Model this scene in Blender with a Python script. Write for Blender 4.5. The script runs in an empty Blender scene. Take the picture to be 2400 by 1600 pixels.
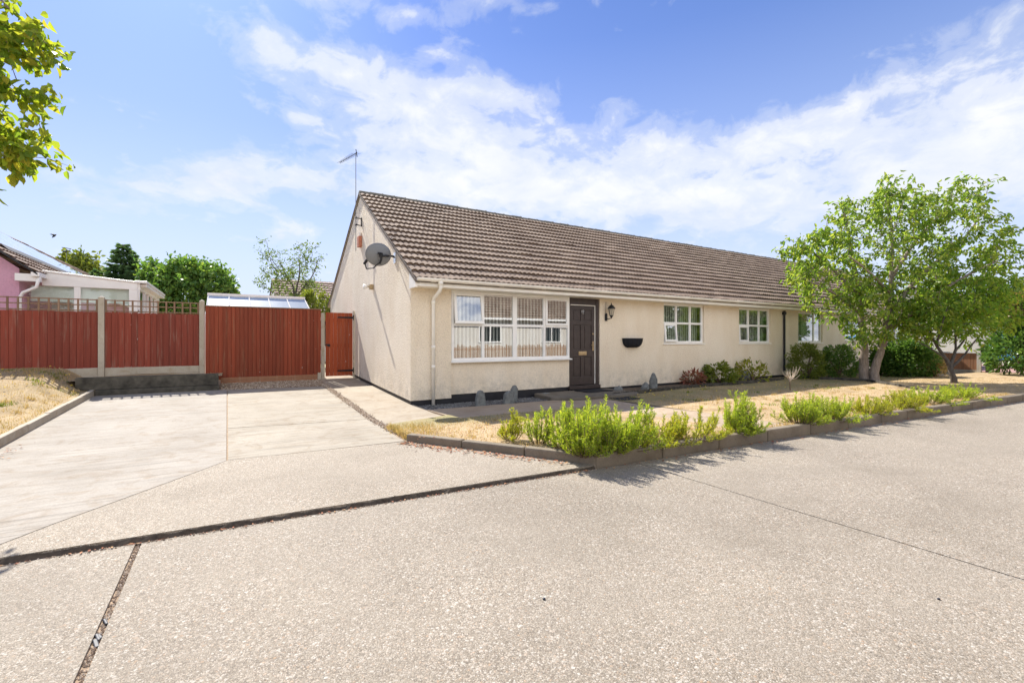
import bpy, bmesh, math, random
import numpy as np
from mathutils import Vector, Matrix
random.seed(7); RNG = np.random.default_rng(11)
SC = bpy.context.scene
COL = SC.collection
PI = math.pi

# ------------------------------------------------------------------ camera geometry (used to survey real positions)
F = 1090.0; YAW = math.atan(F/1780.0); SY, CY = math.sin(YAW), math.cos(YAW); EYE = 1.40; HV = 796.0
def ray(u):
    a = (u-1200.0)/F
    return (a*CY+SY, -a*SY+CY)
def G(u, v, z=0.0):                       # photo pixel -> point on the level z
    t = F*(EYE-z)/(v-HV); d = ray(u); return (d[0]*t, d[1]*t)
def onY(u, v, Y):                         # photo pixel -> point on the plane y = Y
    d = ray(u); t = Y/d[1]; return (d[0]*t, Y, EYE+(HV-v)/F*t)
def onX(u, v, X):
    d = ray(u); t = X/d[0]; return (X, d[1]*t, EYE+(HV-v)/F*t)

# ------------------------------------------------------------------ heights of the ground
def hd(Y): return .035+.005*(Y-3.6) if Y < 8 else .057+.046*(min(Y, 14.5)-8)
def yr(X): return 4.07-.066*X             # edge of the road
def hlawn(x, y):
    t = min(1, max(0, (y-3.9)/4.0)); return .135-.045*t + .012*math.sin(x*1.3)*math.sin(y*1.7)
def hleft(x, y):
    t = min(1, max(0, (y-9.5)/3.6)); t = t*t*(3-2*t)
    k = min(1, max(0, (-2.42-x)/.75)); k = k*k*(3-2*k)
    return hd(y)+.085+k*(.035+.36*t)+.006*math.sin(x*2+y)

# ------------------------------------------------------------------ node helpers
def N(nt, typ, loc=None, **kw):
    n = nt.nodes.new(typ)
    for k, v in kw.items():
        if k.startswith('_'):
            continue
        setattr(n, k, v)
    return n
class Mat:
    def __init__(s, name):
        s.m = bpy.data.materials.new(name); s.m.use_nodes = True
        s.nt = s.m.node_tree; s.b = s.nt.nodes['Principled BSDF']; s.out = s.nt.nodes['Material Output']
        s._p = None
    def link(s, a, b): s.nt.links.new(a, b)
    def pos(s):
        if s._p is None: s._p = N(s.nt, 'ShaderNodeNewGeometry').outputs['Position']
        return s._p
    def scaled(s, sc):
        n = N(s.nt, 'ShaderNodeMapping'); n.inputs['Scale'].default_value = sc; s.link(s.pos(), n.inputs[0]); return n.outputs[0]
    def noise(s, scale, detail=3, rough=.55, vec=None, dist=0):
        n = N(s.nt, 'ShaderNodeTexNoise'); n.inputs['Scale'].default_value = scale; n.inputs['Detail'].default_value = detail
        n.inputs['Roughness'].default_value = rough; n.inputs['Distortion'].default_value = dist
        s.link(vec or s.pos(), n.inputs['Vector']); return n.outputs['Fac']
    def voro(s, scale, out='Color', vec=None, feature='F1', rand=1.0):
        n = N(s.nt, 'ShaderNodeTexVoronoi', feature=feature); n.inputs['Scale'].default_value = scale
        n.inputs['Randomness'].default_value = rand
        s.link(vec or s.pos(), n.inputs['Vector']); return n.outputs[out]
    def ramp(s, fac, stops, interp='LINEAR'):
        n = N(s.nt, 'ShaderNodeValToRGB'); cr = n.color_ramp; cr.interpolation = interp
        while len(cr.elements) < len(stops): cr.elements.new(.5)
        for e, (p, c) in zip(cr.elements, stops):
            e.position = p
            if not isinstance(c, (tuple, list)): c = (c, c, c)
            e.color = (*c, 1) if len(c) == 3 else c
        s.link(fac, n.inputs[0]); return n.outputs[0]
    def mix(s, fac, a, b, mode='MIX'):
        n = N(s.nt, 'ShaderNodeMix', data_type='RGBA', blend_type=mode)
        for i, v in ((0, fac), (6, a), (7, b)):
            if hasattr(v, 'default_value'): s.link(v, n.inputs[i])
            elif i == 0: n.inputs[0].default_value = v
            else: n.inputs[i].default_value = (*v, 1)
        return n.outputs[2]
    def math(s, op, a, b=0.0, clamp=False):
        n = N(s.nt, 'ShaderNodeMath', operation=op, use_clamp=clamp)
        for i, v in ((0, a), (1, b)):
            if hasattr(v, 'default_value'): s.link(v, n.inputs[i])
            else: n.inputs[i].default_value = v
        return n.outputs[0]
    def sep(s, i):
        n = N(s.nt, 'ShaderNodeSeparateXYZ'); s.link(s.pos(), n.inputs[0]); return n.outputs[i]
    def island(s): return N(s.nt, 'ShaderNodeNewGeometry').outputs['Random Per Island']
    def color(s, c):
        if hasattr(c, 'default_value'): s.link(c, s.b.inputs['Base Color'])
        else: s.b.inputs['Base Color'].default_value = (*c, 1)
        return s
    def rough(s, r):
        if hasattr(r, 'default_value'): s.link(r, s.b.inputs['Roughness'])
        else: s.b.inputs['Roughness'].default_value = r
        return s
    def set(s, **kw):
        for k, v in kw.items(): s.b.inputs[k.replace('_', ' ')].default_value = v
        return s
    def bump(s, h, strength=.5, dist=.01):
        n = N(s.nt, 'ShaderNodeBump'); n.inputs['Strength'].default_value = strength; n.inputs['Distance'].default_value = dist
        s.link(h, n.inputs['Height']); s.link(n.outputs[0], s.b.inputs['Normal']); return s
M = {}
def simple(key, col, rough=.6, var=.12, scale=6, metal=0, bump=0, spec=.4):
    m = Mat(key)
    f = m.noise(scale, 4)
    lo = tuple(c*(1-var) for c in col); hi = tuple(min(1, c*(1+var)) for c in col)
    m.color(m.ramp(f, [(.3, lo), (.7, hi)])).rough(rough).set(Metallic=metal)
    m.b.inputs['Specular IOR Level'].default_value = spec
    if bump: m.bump(m.noise(scale*12, 3), bump, .004)
    M[key] = m.m; return m.m

def aggregate(key, tint=(1, 1, 1), scale=62, contrast=1.0, dust=.5):
    m = Mat(key)
    d = m.mix(.02, m.pos(), (0, 0, 0))
    c1 = m.voro(scale, 'Color'); c2 = m.voro(scale*2.1, 'Color')
    s1 = N(m.nt, 'ShaderNodeSeparateColor'); m.link(c1, s1.inputs[0])
    s2 = N(m.nt, 'ShaderNodeSeparateColor'); m.link(c2, s2.inputs[0])
    stones = [(.0, (.12, .095, .07)), (.18, (.26, .21, .16)), (.42, (.37, .32, .26)), (.60, (.46, .40, .33)), (.74, (.62, .56, .50)), (.84, (.88, .86, .84)), (.93, (.52, .33, .19)), (1, (1.0, .98, .97))]
    a = m.ramp(s1.outputs[0], stones); b = m.ramp(s2.outputs[1], stones)
    big = m.math('GREATER_THAN', s1.outputs[2], .62)
    st = m.mix(big, b, a)
    matrix = m.ramp(m.noise(9, 5, .65), [(.25, (.34, .295, .245)), (.75, (.45, .40, .34))])
    dist1 = m.voro(scale, 'Distance')
    cover = m.math('LESS_THAN', dist1, .42)
    fine = m.noise(170, 2)
    col = m.mix(m.math('MULTIPLY', m.ramp(m.noise(1.3, 5, .6), [(.3, .35), (.75, 1)]), contrast, True), matrix, st)
    col = m.mix(.28, col, m.ramp(fine, [(.35, (.14, .11, .085)), (.65, (.72, .67, .62))]))
    col = m.mix(1, col, m.ramp(m.voro(scale, 'Distance', feature='DISTANCE_TO_EDGE'), [(.0, .55), (.10, 1.0)]), 'MULTIPLY')
    lg = m.ramp(m.noise(.45, 6, .62, dist=.3), [(.25, (.72, .70, .67)), (.5, (.97, .96, .95)), (.75, (1.10, 1.09, 1.07))])
    col = m.mix(1.0, col, lg, 'MULTIPLY')
    spots = m.ramp(m.noise(14, 2, .4), [(.70, 1.0), (.76, .72)])
    col = m.mix(.6, col, m.mix(1, col, spots, 'MULTIPLY'))
    col = m.mix(1, col, tint, 'MULTIPLY')
    m.color(col).rough(.85)
    h = m.math('ADD', m.math('MULTIPLY', m.math('MINIMUM', dist1, .6), -1.0), m.math('MULTIPLY', fine, .5))
    m.bump(h, .55, .006)
    M[key] = m.m

def concrete(key, a, b, axis_lines=None, tint=None):
    m = Mat(key)
    base = m.ramp(m.noise(1.1, 7, .62, dist=.4), [(.28, a), (.72, b)])
    f = m.ramp(m.noise(60, 4, .7), [(.3, .84), (.7, 1.1)])
    col = m.mix(1, base, f, 'MULTIPLY')
    if axis_lines:
        ln = m.noise(1.0, 4, .6, m.scaled(axis_lines))
        col = m.mix(1, col, m.ramp(ln, [(.34, .70), (.46, .96), (.7, 1.06)]), 'MULTIPLY')
    st = m.ramp(m.noise(3.2, 5, .7, dist=1), [(.50, (1, 1, 1)), (.70, (.74, .64, .52))])
    col = m.mix(.75, col, m.mix(1, col, st, 'MULTIPLY'))
    sp = m.ramp(m.noise(24, 2, .4), [(.70, 1.0), (.78, .62)])
    col = m.mix(.7, col, m.mix(1, col, sp, 'MULTIPLY'))
    m.color(col).rough(.88)
    m.bump(m.noise(90, 4, .7), .35, .004)
    M[key] = m.m

def leafmat(key, cols, trans=.45, rough=.42):
    m = Mat(key)
    isl = m.island()
    n = len(cols)
    c = m.ramp(isl, [((i+.0)/(n-1) if n > 1 else 0, cc) for i, cc in enumerate(cols)])
    m.color(c).rough(rough)
    m.b.inputs['Specular IOR Level'].default_value = .35
    tr = N(m.nt, 'ShaderNodeBsdfTranslucent')
    br = m.mix(1, c, (1.5, 1.45, .7), 'MULTIPLY')
    m.link(br, tr.inputs[0])
    mx = N(m.nt, 'ShaderNodeMixShader'); mx.inputs[0].default_value = trans
    m.link(m.b.outputs[0], mx.inputs[1]); m.link(tr.outputs[0], mx.inputs[2]); m.link(mx.outputs[0], m.out.inputs[0])
    M[key] = m.m

def bark(key, a, b, sc=9):
    m = Mat(key)
    f = m.noise(1, 5, .65, m.scaled((sc*3, sc*3, sc*.6)))
    m.color(m.ramp(f, [(.3, a), (.7, b)])).rough(.9); m.bump(f, .8, .02); M[key] = m.m

def render_wall(key, a, b, rough_scale=55, bumpd=.012, strength=.8):
    m = Mat(key)
    base = m.ramp(m.noise(.9, 5, .6), [(.3, a), (.7, b)])
    sp = m.ramp(m.noise(rough_scale, 4, .75), [(.30, .80), (.48, .99), (.68, 1.06)])
    col = m.mix(1, base, sp, 'MULTIPLY')
    # weather streaks running down the wall and dirt splashed up from the ground
    stv = m.noise(1, 5, .6, m.scaled((1.6, 1.6, .5)))
    col = m.mix(1, col, m.ramp(stv, [(.3, (.93, .90, .85)), (.6, (1, 1, 1))]), 'MULTIPLY')
    z = m.sep(2)
    low = m.math('MULTIPLY', m.ramp(m.math('MULTIPLY', z, .5), [(.09, 1.0), (.42, 0.0)]), m.ramp(m.noise(5, 6, .75), [(.40, 0), (.68, .75)]))
    col = m.mix(low, col, (.42, .38, .31))
    m.color(col).rough(.92)
    vor = m.voro(rough_scale*1.15, 'Distance')
    m.bump(m.math('ADD', m.noise(rough_scale, 3, .7), m.math('MULTIPLY', vor, .5)), strength, bumpd)
    M[key] = m.m

def timber(key, a, b, fade, axis=(40, 40, 1.2), white=True):
    m = Mat(key)
    isl = m.island()
    g = m.noise(1, 5, .7, m.scaled(axis))
    col = m.ramp(g, [(.25, a), (.75, b)])
    col = m.mix(1, col, m.ramp(isl, [(0, (.80, .80, .80)), (1, (1.15, 1.12, 1.1))]), 'MULTIPLY')
    worn = m.ramp(m.noise(1, 5, .75, m.scaled((13, 13, .8))), [(.54, 0), (.70, .60)])
    col = m.mix(worn, col, fade)
    if white:
        wsp = m.ramp(m.noise(1, 2, .5, m.scaled((20, 20, 10))), [(.745, 0), (.77, .8)])
        col = m.mix(wsp, col, (.72, .66, .6))
    m.color(col).rough(.8); m.bump(g, .3, .004); M[key] = m.m

# ------------------------------------------------------------------ materials
aggregate('road_aggregate', tint=(.705, .685, .63), scale=88)
aggregate('apron_aggregate', tint=(.76, .735, .67), scale=100)
concrete('slab_concrete', (.265, .232, .192), (.365, .33, .285), axis_lines=(.5, 30, 1))
concrete('slab_warm', (.27, .232, .18), (.37, .328, .265), axis_lines=(.8, 16, 1))
concrete('path_concrete', (.27, .222, .165), (.375, .322, .25))
concrete('kerb_concrete', (.13, .105, .075), (.27, .22, .16))
concrete('edging_concrete', (.34, .295, .23), (.45, .395, .32))
concrete('post_concrete', (.42, .365, .285), (.57, .51, .415))
concrete('door_step', (.11, .095, .075), (.19, .165, .13))
concrete('brown_paving', (.32, .245, .17), (.43, .335, .24))
concrete('red_paving', (.34, .19, .17), (.42, .26, .23))
render_wall('roughcast', (.80, .70, .555), (.865, .775, .635), rough_scale=34, bumpd=.016)
render_wall('smooth_render', (.82, .715, .565), (.88, .785, .645), rough_scale=30, bumpd=.002, strength=.3)
render_wall('pink_paint', (.62, .34, .46), (.70, .40, .52), rough_scale=20, bumpd=.003, strength=.3)
render_wall('white_render', (.66, .64, .60), (.74, .72, .68), rough_scale=40)
simple('plinth_black', (.018, .018, .022), .55, .35, 5, bump=.2)
simple('white_upvc', (.87, .86, .83), .35, .05, 3)
simple('cream_upvc', (.88, .85, .78), .4, .07, 3)
simple('door_brown', (.050, .036, .033), .42, .2, 8)
simple('black_iron', (.012, .012, .014), .45, .3, 20)
simple('dark_grey_mesh', (.20, .205, .21), .55, .1, 60)
simple('brass', (.45, .34, .20), .35, .15, 20, metal=.6)
simple('aluminium', (.62, .63, .65), .35, .08, 10, metal=.7)
simple('terracotta_box', (.50, .19, .11), .6, .1, 10)
simple('blind_white', (.78, .77, .74), .7, .04, 4)
simple('blind_green', (.62, .64, .56), .7, .06, 4)
simple('roller_blind', (.74, .76, .70), .7, .04, 4)
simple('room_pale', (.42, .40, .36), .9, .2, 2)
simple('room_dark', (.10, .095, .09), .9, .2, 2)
simple('soil', (.10, .075, .052), .95, .4, 14, bump=.9)
simple('joint_dirt', (.33, .24, .165), .95, .5, 40, bump=.6)
simple('joint_and_step_shade', (.075, .058, .042), .95, .4, 30)  # dark road joint, and the shade painted on the apron's step
simple('tarmac_bits', (.035, .038, .048), .5, .5, 60)
simple('sleeper_wood', (.075, .068, .055), .85, .5, 7, bump=.6)
simple('slate_stone', (.17, .18, .175), .8, .3, 12, bump=.6)
simple('rubber_mat', (.012, .013, .018), .9, .3, 30)
simple('blue_paint', (.10, .36, .62), .25, .04, 3)
simple('car_glass', (.02, .025, .03), .08, .1, 3)
simple('tyre', (.012, .012, .012), .8, .2, 20)
simple('dead_twig', (.52, .44, .34), .8, .2, 20)
simple('stem_brown', (.16, .11, .07), .85, .3, 20)
simple('bird_black', (.012, .012, .014), .6, .2, 20)
simple('tile_solid', (.13, .105, .09), .85, .3, 6)
simple('dark_timber', (.055, .035, .035), .8, .3, 8)
simple('rust_red', (.40, .10, .06), .6, .1, 8)
m = Mat('slate_chips'); m.color(m.ramp(m.island(), [(0, (.07, .07, .072)), (.6, (.13, .132, .132)), (1, (.22, .22, .22))])).rough(.75); M['slate_chips'] = m.m
m = Mat('pebbles'); m.color(m.ramp(m.island(), [(0, (.16, .11, .075)), (.4, (.36, .26, .18)), (.75, (.50, .40, .29)), (1, (.66, .58, .48))])).rough(.8); M['pebbles'] = m.m
m = Mat('fallen_leaf'); m.color(m.ramp(m.island(), [(0, (.22, .07, .035)), (.5, (.40, .15, .07)), (1, (.46, .28, .13))])).rough(.8); M['fallen_leaf'] = m.m
m = Mat('dandelion'); m.color((.80, .60, .03)).rough(.6); M['dandelion'] = m.m
timber('red_fence', (.185, .034, .019), (.30, .060, .033), (.30, .19, .14))
timber('red_fence_fresh', (.20, .036, .014), (.315, .065, .026), (.30, .16, .09))
timber('gate_red', (.27, .042, .011), (.42, .085, .024), (.34, .13, .06), axis=(24, 24, 1.2))
timber('trellis_wood', (.19, .105, .06), (.30, .19, .12), (.36, .29, .22), axis=(20, 20, 8), white=False)
timber('brown_fence', (.30, .14, .075), (.40, .20, .11), (.45, .3, .2))
timber('picket_wood', (.30, .17, .09), (.42, .26, .15), (.45, .36, .28), white=False)
bark('cherry_bark', (.17, .13, .105), (.36, .30, .25))
bark('dark_bark', (.055, .045, .038), (.15, .13, .11))
leafmat('cherry_leaf', [(.105, .189, .033), (.179, .294, .047), (.246, .360, .066), (.360, .407, .085), (.142, .237, .043)], .58)
leafmat('small_tree_leaf', [(.130, .248, .038), (.194, .335, .049), (.259, .378, .059), (.324, .367, .076), (.173, .302, .043)], .6)
leafmat('lime_leaf', [(.121, .208, .026), (.224, .311, .035), (.346, .372, .043), (.156, .251, .035), (.415, .380, .052)], .6)
leafmat('laurel_leaf', [(.06, .14, .035), (.10, .20, .045), (.16, .26, .06), (.07, .16, .04)], .3, .3)
leafmat('laurel_red', [(.10, .18, .04), (.20, .24, .06), (.36, .20, .08), (.30, .26, .10)], .4, .35)
leafmat('bush_leaf', [(.069, .161, .040), (.115, .230, .052), (.196, .322, .063), (.092, .184, .046), (.253, .345, .069)], .4)
leafmat('far_leaf', [(.07, .085, .05), (.12, .14, .08), (.17, .18, .11)], .3)
leafmat('conifer_leaf', [(.06, .13, .06), (.10, .18, .08), (.16, .25, .10)], .35)
leafmat('olive_leaf', [(.12, .16, .03), (.17, .22, .035), (.24, .27, .05), (.10, .15, .03)], .4)
leafmat('thin_tree_leaf', [(.09, .15, .045), (.14, .21, .06), (.19, .25, .07)], .45)
leafmat('yellow_leaf', [(.16, .22, .03), (.28, .31, .05), (.36, .33, .07), (.22, .24, .05)], .5)
leafmat('red_leaf', [(.22, .07, .06), (.30, .12, .09), (.18, .12, .06)], .4)
leafmat('rosemary_leaf', [(.192, .304, .040), (.288, .400, .044), (.400, .480, .056), (.480, .512, .072), (.224, .344, .048)], .55, .5)
leafmat('rosemary_yellow', [(.272, .344, .040), (.384, .416, .040), (.496, .448, .048), (.232, .328, .048)], .5, .5)
leafmat('dry_grass', [(.38, .26, .12), (.52, .37, .19), (.62, .48, .28), (.30, .25, .10), (.46, .32, .16)], .3, .8)
leafmat('green_grass', [(.20, .18, .07), (.28, .24, .10), (.34, .27, .12), (.15, .16, .05)], .3, .8)
m = Mat('lawn_ground')
base = m.ramp(m.noise(2.2, 6, .65, dist=.6), [(.25, (.25, .17, .09)), (.5, (.455, .325, .18)), (.75, (.57, .43, .265))])
fine = m.ramp(m.noise(1, 4, .75, m.scaled((70, 28, 70))), [(.3, .72), (.7, 1.12)])
col = m.mix(1, base, fine, 'MULTIPLY')
gr = m.ramp(m.noise(1.1, 5, .6), [(.36, .15), (.60, .62)])
yy = m.ramp(m.math('MULTIPLY', m.sep(1), .1), [(.61, 0.06), (.70, 1.3)])
yy = m.math('MULTIPLY', yy, m.ramp(m.math('MULTIPLY', m.sep(0), .1), [(0, .25), (.1, 1)]))
col = m.mix(m.math('MULTIPLY', gr, yy), col, (.20, .19, .075))
m.color(col).rough(.95); m.bump(m.noise(45, 4, .7), .8, .02); M['lawn_ground'] = m.m
m = Mat('far_ground'); m.color(m.ramp(m.noise(.3, 4), [(.3, (.30, .26, .15)), (.7, (.40, .34, .2))])).rough(.95); M['far_ground'] = m.m
# roof tiles
def tilemat(key, c0, c1, c2):
    m = Mat(key)
    v = m.voro(1, 'Color', m.scaled((3.2, 3.0, 3.0)))
    sp = N(m.nt, 'ShaderNodeSeparateColor'); m.link(v, sp.inputs[0])
    base = m.ramp(sp.outputs[0], [(0, c0), (.5, c1), (1, c2)])
    base = m.mix(.55, base, m.ramp(m.noise(.6, 5, .6), [(.3, c0), (.7, c2)]))
    fine = m.ramp(m.noise(45, 4, .75), [(.3, .68), (.55, 1), (.75, 1.25)])
    col = m.mix(1, base, fine, 'MULTIPLY')
    moss = m.ramp(m.noise(13, 5, .72), [(.54, 0), (.64, .9)])
    moss = m.math('MULTIPLY', moss, m.ramp(m.noise(.8, 4), [(.35, .25), (.7, 1)]))
    col = m.mix(moss, col, (.055, .047, .04))
    lich = m.ramp(m.noise(30, 2, .5), [(.70, 0), (.735, .75)])
    col = m.mix(lich, col, (.50, .45, .38))
    m.color(col).rough(.9); m.bump(m.noise(60, 3, .7), .5, .006); M[key] = m.m
tilemat('roof_tile', (.165, .112, .08), (.255, .182, .132), (.335, .252, .188))
tilemat('brown_tile', (.22, .15, .12), (.28, .20, .16), (.33, .24, .19))
simple('ridge_tile', (.15, .14, .115), .92, .4, 9, bump=.9)
# glass: real see-through pane with a mirror-like reflection
def glassmat(key, refl, tint=(.92, .95, .94)):
    m = Mat(key); nt = m.nt
    tr = N(nt, 'ShaderNodeBsdfTransparent'); tr.inputs[0].default_value = (*tint, 1)
    gl = N(nt, 'ShaderNodeBsdfGlossy'); gl.inputs['Roughness'].default_value = .004; gl.inputs[0].default_value = (.95, .96, .97, 1)
    fr = N(nt, 'ShaderNodeFresnel'); fr.inputs[0].default_value = 1.5
    f = m.math('ADD', fr.outputs[0], refl, True)
    bk = N(nt, 'ShaderNodeNewGeometry').outputs['Backfacing']; f = m.math('MULTIPLY', f, m.math('SUBTRACT', 1.0, bk))
    bp = N(nt, 'ShaderNodeBump'); bp.inputs['Strength'].default_value = .04; bp.inputs['Distance'].default_value = .01
    m.link(m.noise(1.6, 1), bp.inputs['Height']); m.link(bp.outputs[0], gl.inputs['Normal'])
    mx = N(nt, 'ShaderNodeMixShader'); m.link(f, mx.inputs[0]); m.link(tr.outputs[0], mx.inputs[1]); m.link(gl.outputs[0], mx.inputs[2])
    m.link(mx.outputs[0], m.out.inputs[0]); M[key] = m.m
glassmat('window_glass', .31)
glassmat('clear_glass', .03)
m = Mat('lantern_glass'); m.color((.62, .55, .42)).rough(.25).set(Alpha=.75); M['lantern_glass'] = m.m
m = Mat('polycarbonate'); m.color(m.ramp(m.noise(3, 4), [(.3, (.26, .31, .335)), (.7, (.36, .41, .43))])).rough(.25)
m.b.inputs['Transmission Weight'].default_value = .25; M['polycarbonate'] = m.m
m = Mat('solar_glass'); m.color((.72, .74, .78)).rough(.22).set(Metallic=.95)
m.b.inputs['Coat Weight'].default_value = 1; M['solar_glass'] = m.m

# ------------------------------------------------------------------ mesh builder
ORG = {}
class MB:
    def __init__(s): s.v = []; s.f = []; s.mi = []; s.cur = 0
    def add(s, vs, fs):
        o = len(s.v); s.v.extend([tuple(p) for p in vs]); s.f.extend([tuple(i+o for i in f) for f in fs]); s.mi.extend([s.cur]*len(fs)); return s
    def box(s, x0, x1, y0, y1, z0, z1, rot=None, c=None):
        vs = [(x, y, z) for z in (z0, z1) for y in (y0, y1) for x in (x0, x1)]
        if rot is not None:
            c = Vector(c); vs = [tuple(rot @ (Vector(p)-c)+c) for p in vs]
        return s.add(vs, [(0, 2, 3, 1), (4, 5, 7, 6), (0, 1, 5, 4), (2, 6, 7, 3), (0, 4, 6, 2), (1, 3, 7, 5)])
    def cbox(s, cx, cy, cz, sx, sy, sz, rot=None):
        return s.box(cx-sx/2, cx+sx/2, cy-sy/2, cy+sy/2, cz-sz/2, cz+sz/2, rot, (cx, cy, cz))
    def tube(s, pts, r, n=8, cap=True):
        pts = [Vector(p) for p in pts]; rs = r if isinstance(r, (list, tuple)) else [r]*len(pts)
        o = len(s.v); up = None
        for i, p in enumerate(pts):
            t = (pts[min(i+1, len(pts)-1)]-pts[max(i-1, 0)]).normalized()
            if up is None: up = t.orthogonal().normalized()
            a = (up-t*up.dot(t))
            a = a.normalized() if a.length > 1e-5 else t.orthogonal().normalized()
            up = a; b = t.cross(a)
            for k in range(n):
                w = 2*PI*k/n; s.v.append(tuple(p+(a*math.cos(w)+b*math.sin(w))*rs[i]))
        L = len(pts)
        for i in range(L-1):
            for k in range(n):
                s.f.append((o+i*n+k, o+i*n+(k+1) % n, o+(i+1)*n+(k+1) % n, o+(i+1)*n+k)); s.mi.append(s.cur)
        if cap:
            s.f.append(tuple(o+k for k in reversed(range(n)))); s.f.append(tuple(o+(L-1)*n+k for k in range(n))); s.mi.extend([s.cur]*2)
        return s
    def lathe(s, c, prof, n=16, axis='z'):
        o = len(s.v)
        for (r, h) in prof:
            for k in range(n):
                w = 2*PI*k/n; x, y = r*math.cos(w), r*math.sin(w)
                p = {'z': (x, y, h), 'y': (x, h, y), 'x': (h, x, y)}[axis]
                s.v.append((c[0]+p[0], c[1]+p[1], c[2]+p[2]))
        L = len(prof)
        for i in range(L-1):
            for k in range(n):
                s.f.append((o+i*n+k, o+i*n+(k+1) % n, o+(i+1)*n+(k+1) % n, o+(i+1)*n+k)); s.mi.append(s.cur)
        s.f.append(tuple(o+k for k in reversed(range(n)))); s.f.append(tuple(o+(L-1)*n+k for k in range(n))); s.mi.extend([s.cur]*2)
        return s
    def prism(s, poly, axis, a, b):
        n = len(poly)
        def P(q, h): return {'x': (h, q[0], q[1]), 'y': (q[0], h, q[1]), 'z': (q[0], q[1], h)}[axis]
        vs = [P(q, a) for q in poly]+[P(q, b) for q in poly]
        return s.add(vs, [tuple(reversed(range(n))), tuple(range(n, 2*n))]+[(i, (i+1) % n, n+(i+1) % n, n+i) for i in range(n)])
    def arr(s, V, Fq):
        o = len(s.v); s.v.extend(map(tuple, V.tolist())); s.f.extend([tuple(f) for f in (Fq+o).tolist()]); s.mi.extend([s.cur]*len(Fq)); return s
    def build(s, name, mat, parent=None, origin=None, smooth=False, bevel=0, recalc=True):
        if parent is not None: org = Vector(ORG[parent.name])
        else: org = Vector(origin) if origin is not None else Vector((0, 0, 0))
        me = bpy.data.meshes.new(name)
        V = np.array(s.v, dtype=np.float64)-np.array(org)
        me.from_pydata(V.tolist(), [], s.f)
        mats = mat if isinstance(mat, (list, tuple)) else [mat]
        for k in mats: me.materials.append(M[k])
        if len(mats) > 1: me.polygons.foreach_set('material_index', s.mi)
        if recalc:
            bm = bmesh.new(); bm.from_mesh(me); bmesh.ops.recalc_face_normals(bm, faces=bm.faces); bm.to_mesh(me); bm.free()
        if smooth: me.polygons.foreach_set('use_smooth', [True]*len(me.polygons))
        o = bpy.data.objects.new(name, me); COL.objects.link(o)
        ORG[o.name] = tuple(org)
        if parent is not None: o.parent = parent
        else: o.location = org
        if bevel:
            b = o.modifiers.new('bevel', 'BEVEL'); b.width = bevel; b.segments = 2; b.limit_method = 'ANGLE'
        return o
def tag(o, label=None, cat=None, group=None, kind=None):
    if label: o['label'] = label
    if cat: o['category'] = cat
    if group: o['group'] = group
    if kind: o['kind'] = kind
    return o
def thing(name, loc, label, cat, group=None):
    o = bpy.data.objects.new(name, None); COL.objects.link(o); o.location = loc; o.empty_display_size = .1
    ORG[o.name] = tuple(loc); return tag(o, label, cat, group)

def sheet(name, poly, h, mat, thick=.05, cuts=(), cutx=(), kind='structure', step=None):
    bm = bmesh.new(); vs = [bm.verts.new((x, y, 0)) for x, y in poly]; bm.faces.new(vs)
    xs = [p[0] for p in poly]; ys = [p[1] for p in poly]
    if step:
        cuts = list(np.arange(min(ys)+step, max(ys), step)); cutx = list(np.arange(min(xs)+step, max(xs), step))
    for c in cuts: bmesh.ops.bisect_plane(bm, geom=bm.verts[:]+bm.edges[:]+bm.faces[:], plane_co=(0, c, 0), plane_no=(0, 1, 0))
    for c in cutx: bmesh.ops.bisect_plane(bm, geom=bm.verts[:]+bm.edges[:]+bm.faces[:], plane_co=(c, 0, 0), plane_no=(1, 0, 0))
    top = bm.faces[:]
    if thick:
        r = bmesh.ops.extrude_face_region(bm, geom=top)
        nv = [g for g in r['geom'] if isinstance(g, bmesh.types.BMVert)]
        nvs = set(nv)
        for v in bm.verts: v.co.z = h(v.co.x, v.co.y)-(0 if v in nvs else thick)
    else:
        for v in bm.verts: v.co.z = h(v.co.x, v.co.y)
    bmesh.ops.recalc_face_normals(bm, faces=bm.faces)
    if not thick:
        for f in bm.faces:
            if f.normal.z < 0: f.normal_flip()
    me = bpy.data.meshes.new(name); bm.to_mesh(me); bm.free(); me.materials.append(M[mat])
    o = bpy.data.objects.new(name, me); COL.objects.link(o); ORG[o.name] = (0, 0, 0)
    if kind: o['kind'] = kind
    return o

# ------------------------------------------------------------------ the setting: ground, road, drive
ghf = lambda x, y: -.06 if y < 8 else hd(y)-.10
sheet('ground', [(-150, -120), (220, -120), (220, 250), (-150, 250)], ghf, 'far_ground', 0, cuts=(4.4, 6, 8, 10, 12, 13, 14, 15))
J1, J2 = -.52, 3.97
z0 = lambda x, y: 0.0
def roadpoly(a, b): return [(a, -9), (b, -9), (b, yr(b)-.02), (a, yr(a)-.02)]
road = MB()
for a, b in ((-60, J1-.018), (J1+.018, J2-.007), (J2+.007, 90)):
    p = roadpoly(a, b); road.add([(x, y, 0) for x, y in p]+[(x, y, -.05) for x, y in p], [(0, 1, 2, 3), (0, 4, 5, 1), (1, 5, 6, 2), (2, 6, 7, 3), (3, 7, 4, 0)])
tag(road.build('road', 'road_aggregate'), kind='structure')
jb = MB(); jb.box(J1-.03, J1+.03, -9, yr(J1)-.025, -.049, -.014)
tag(jb.build('road_joint', 'joint_dirt'), kind='structure')
jb = MB(); jb.box(J2-.012, J2+.012, -9, yr(J2)-.03, -.049, -.012)
tag(jb.build('road_joint', 'joint_and_step_shade'), kind='structure')
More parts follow.
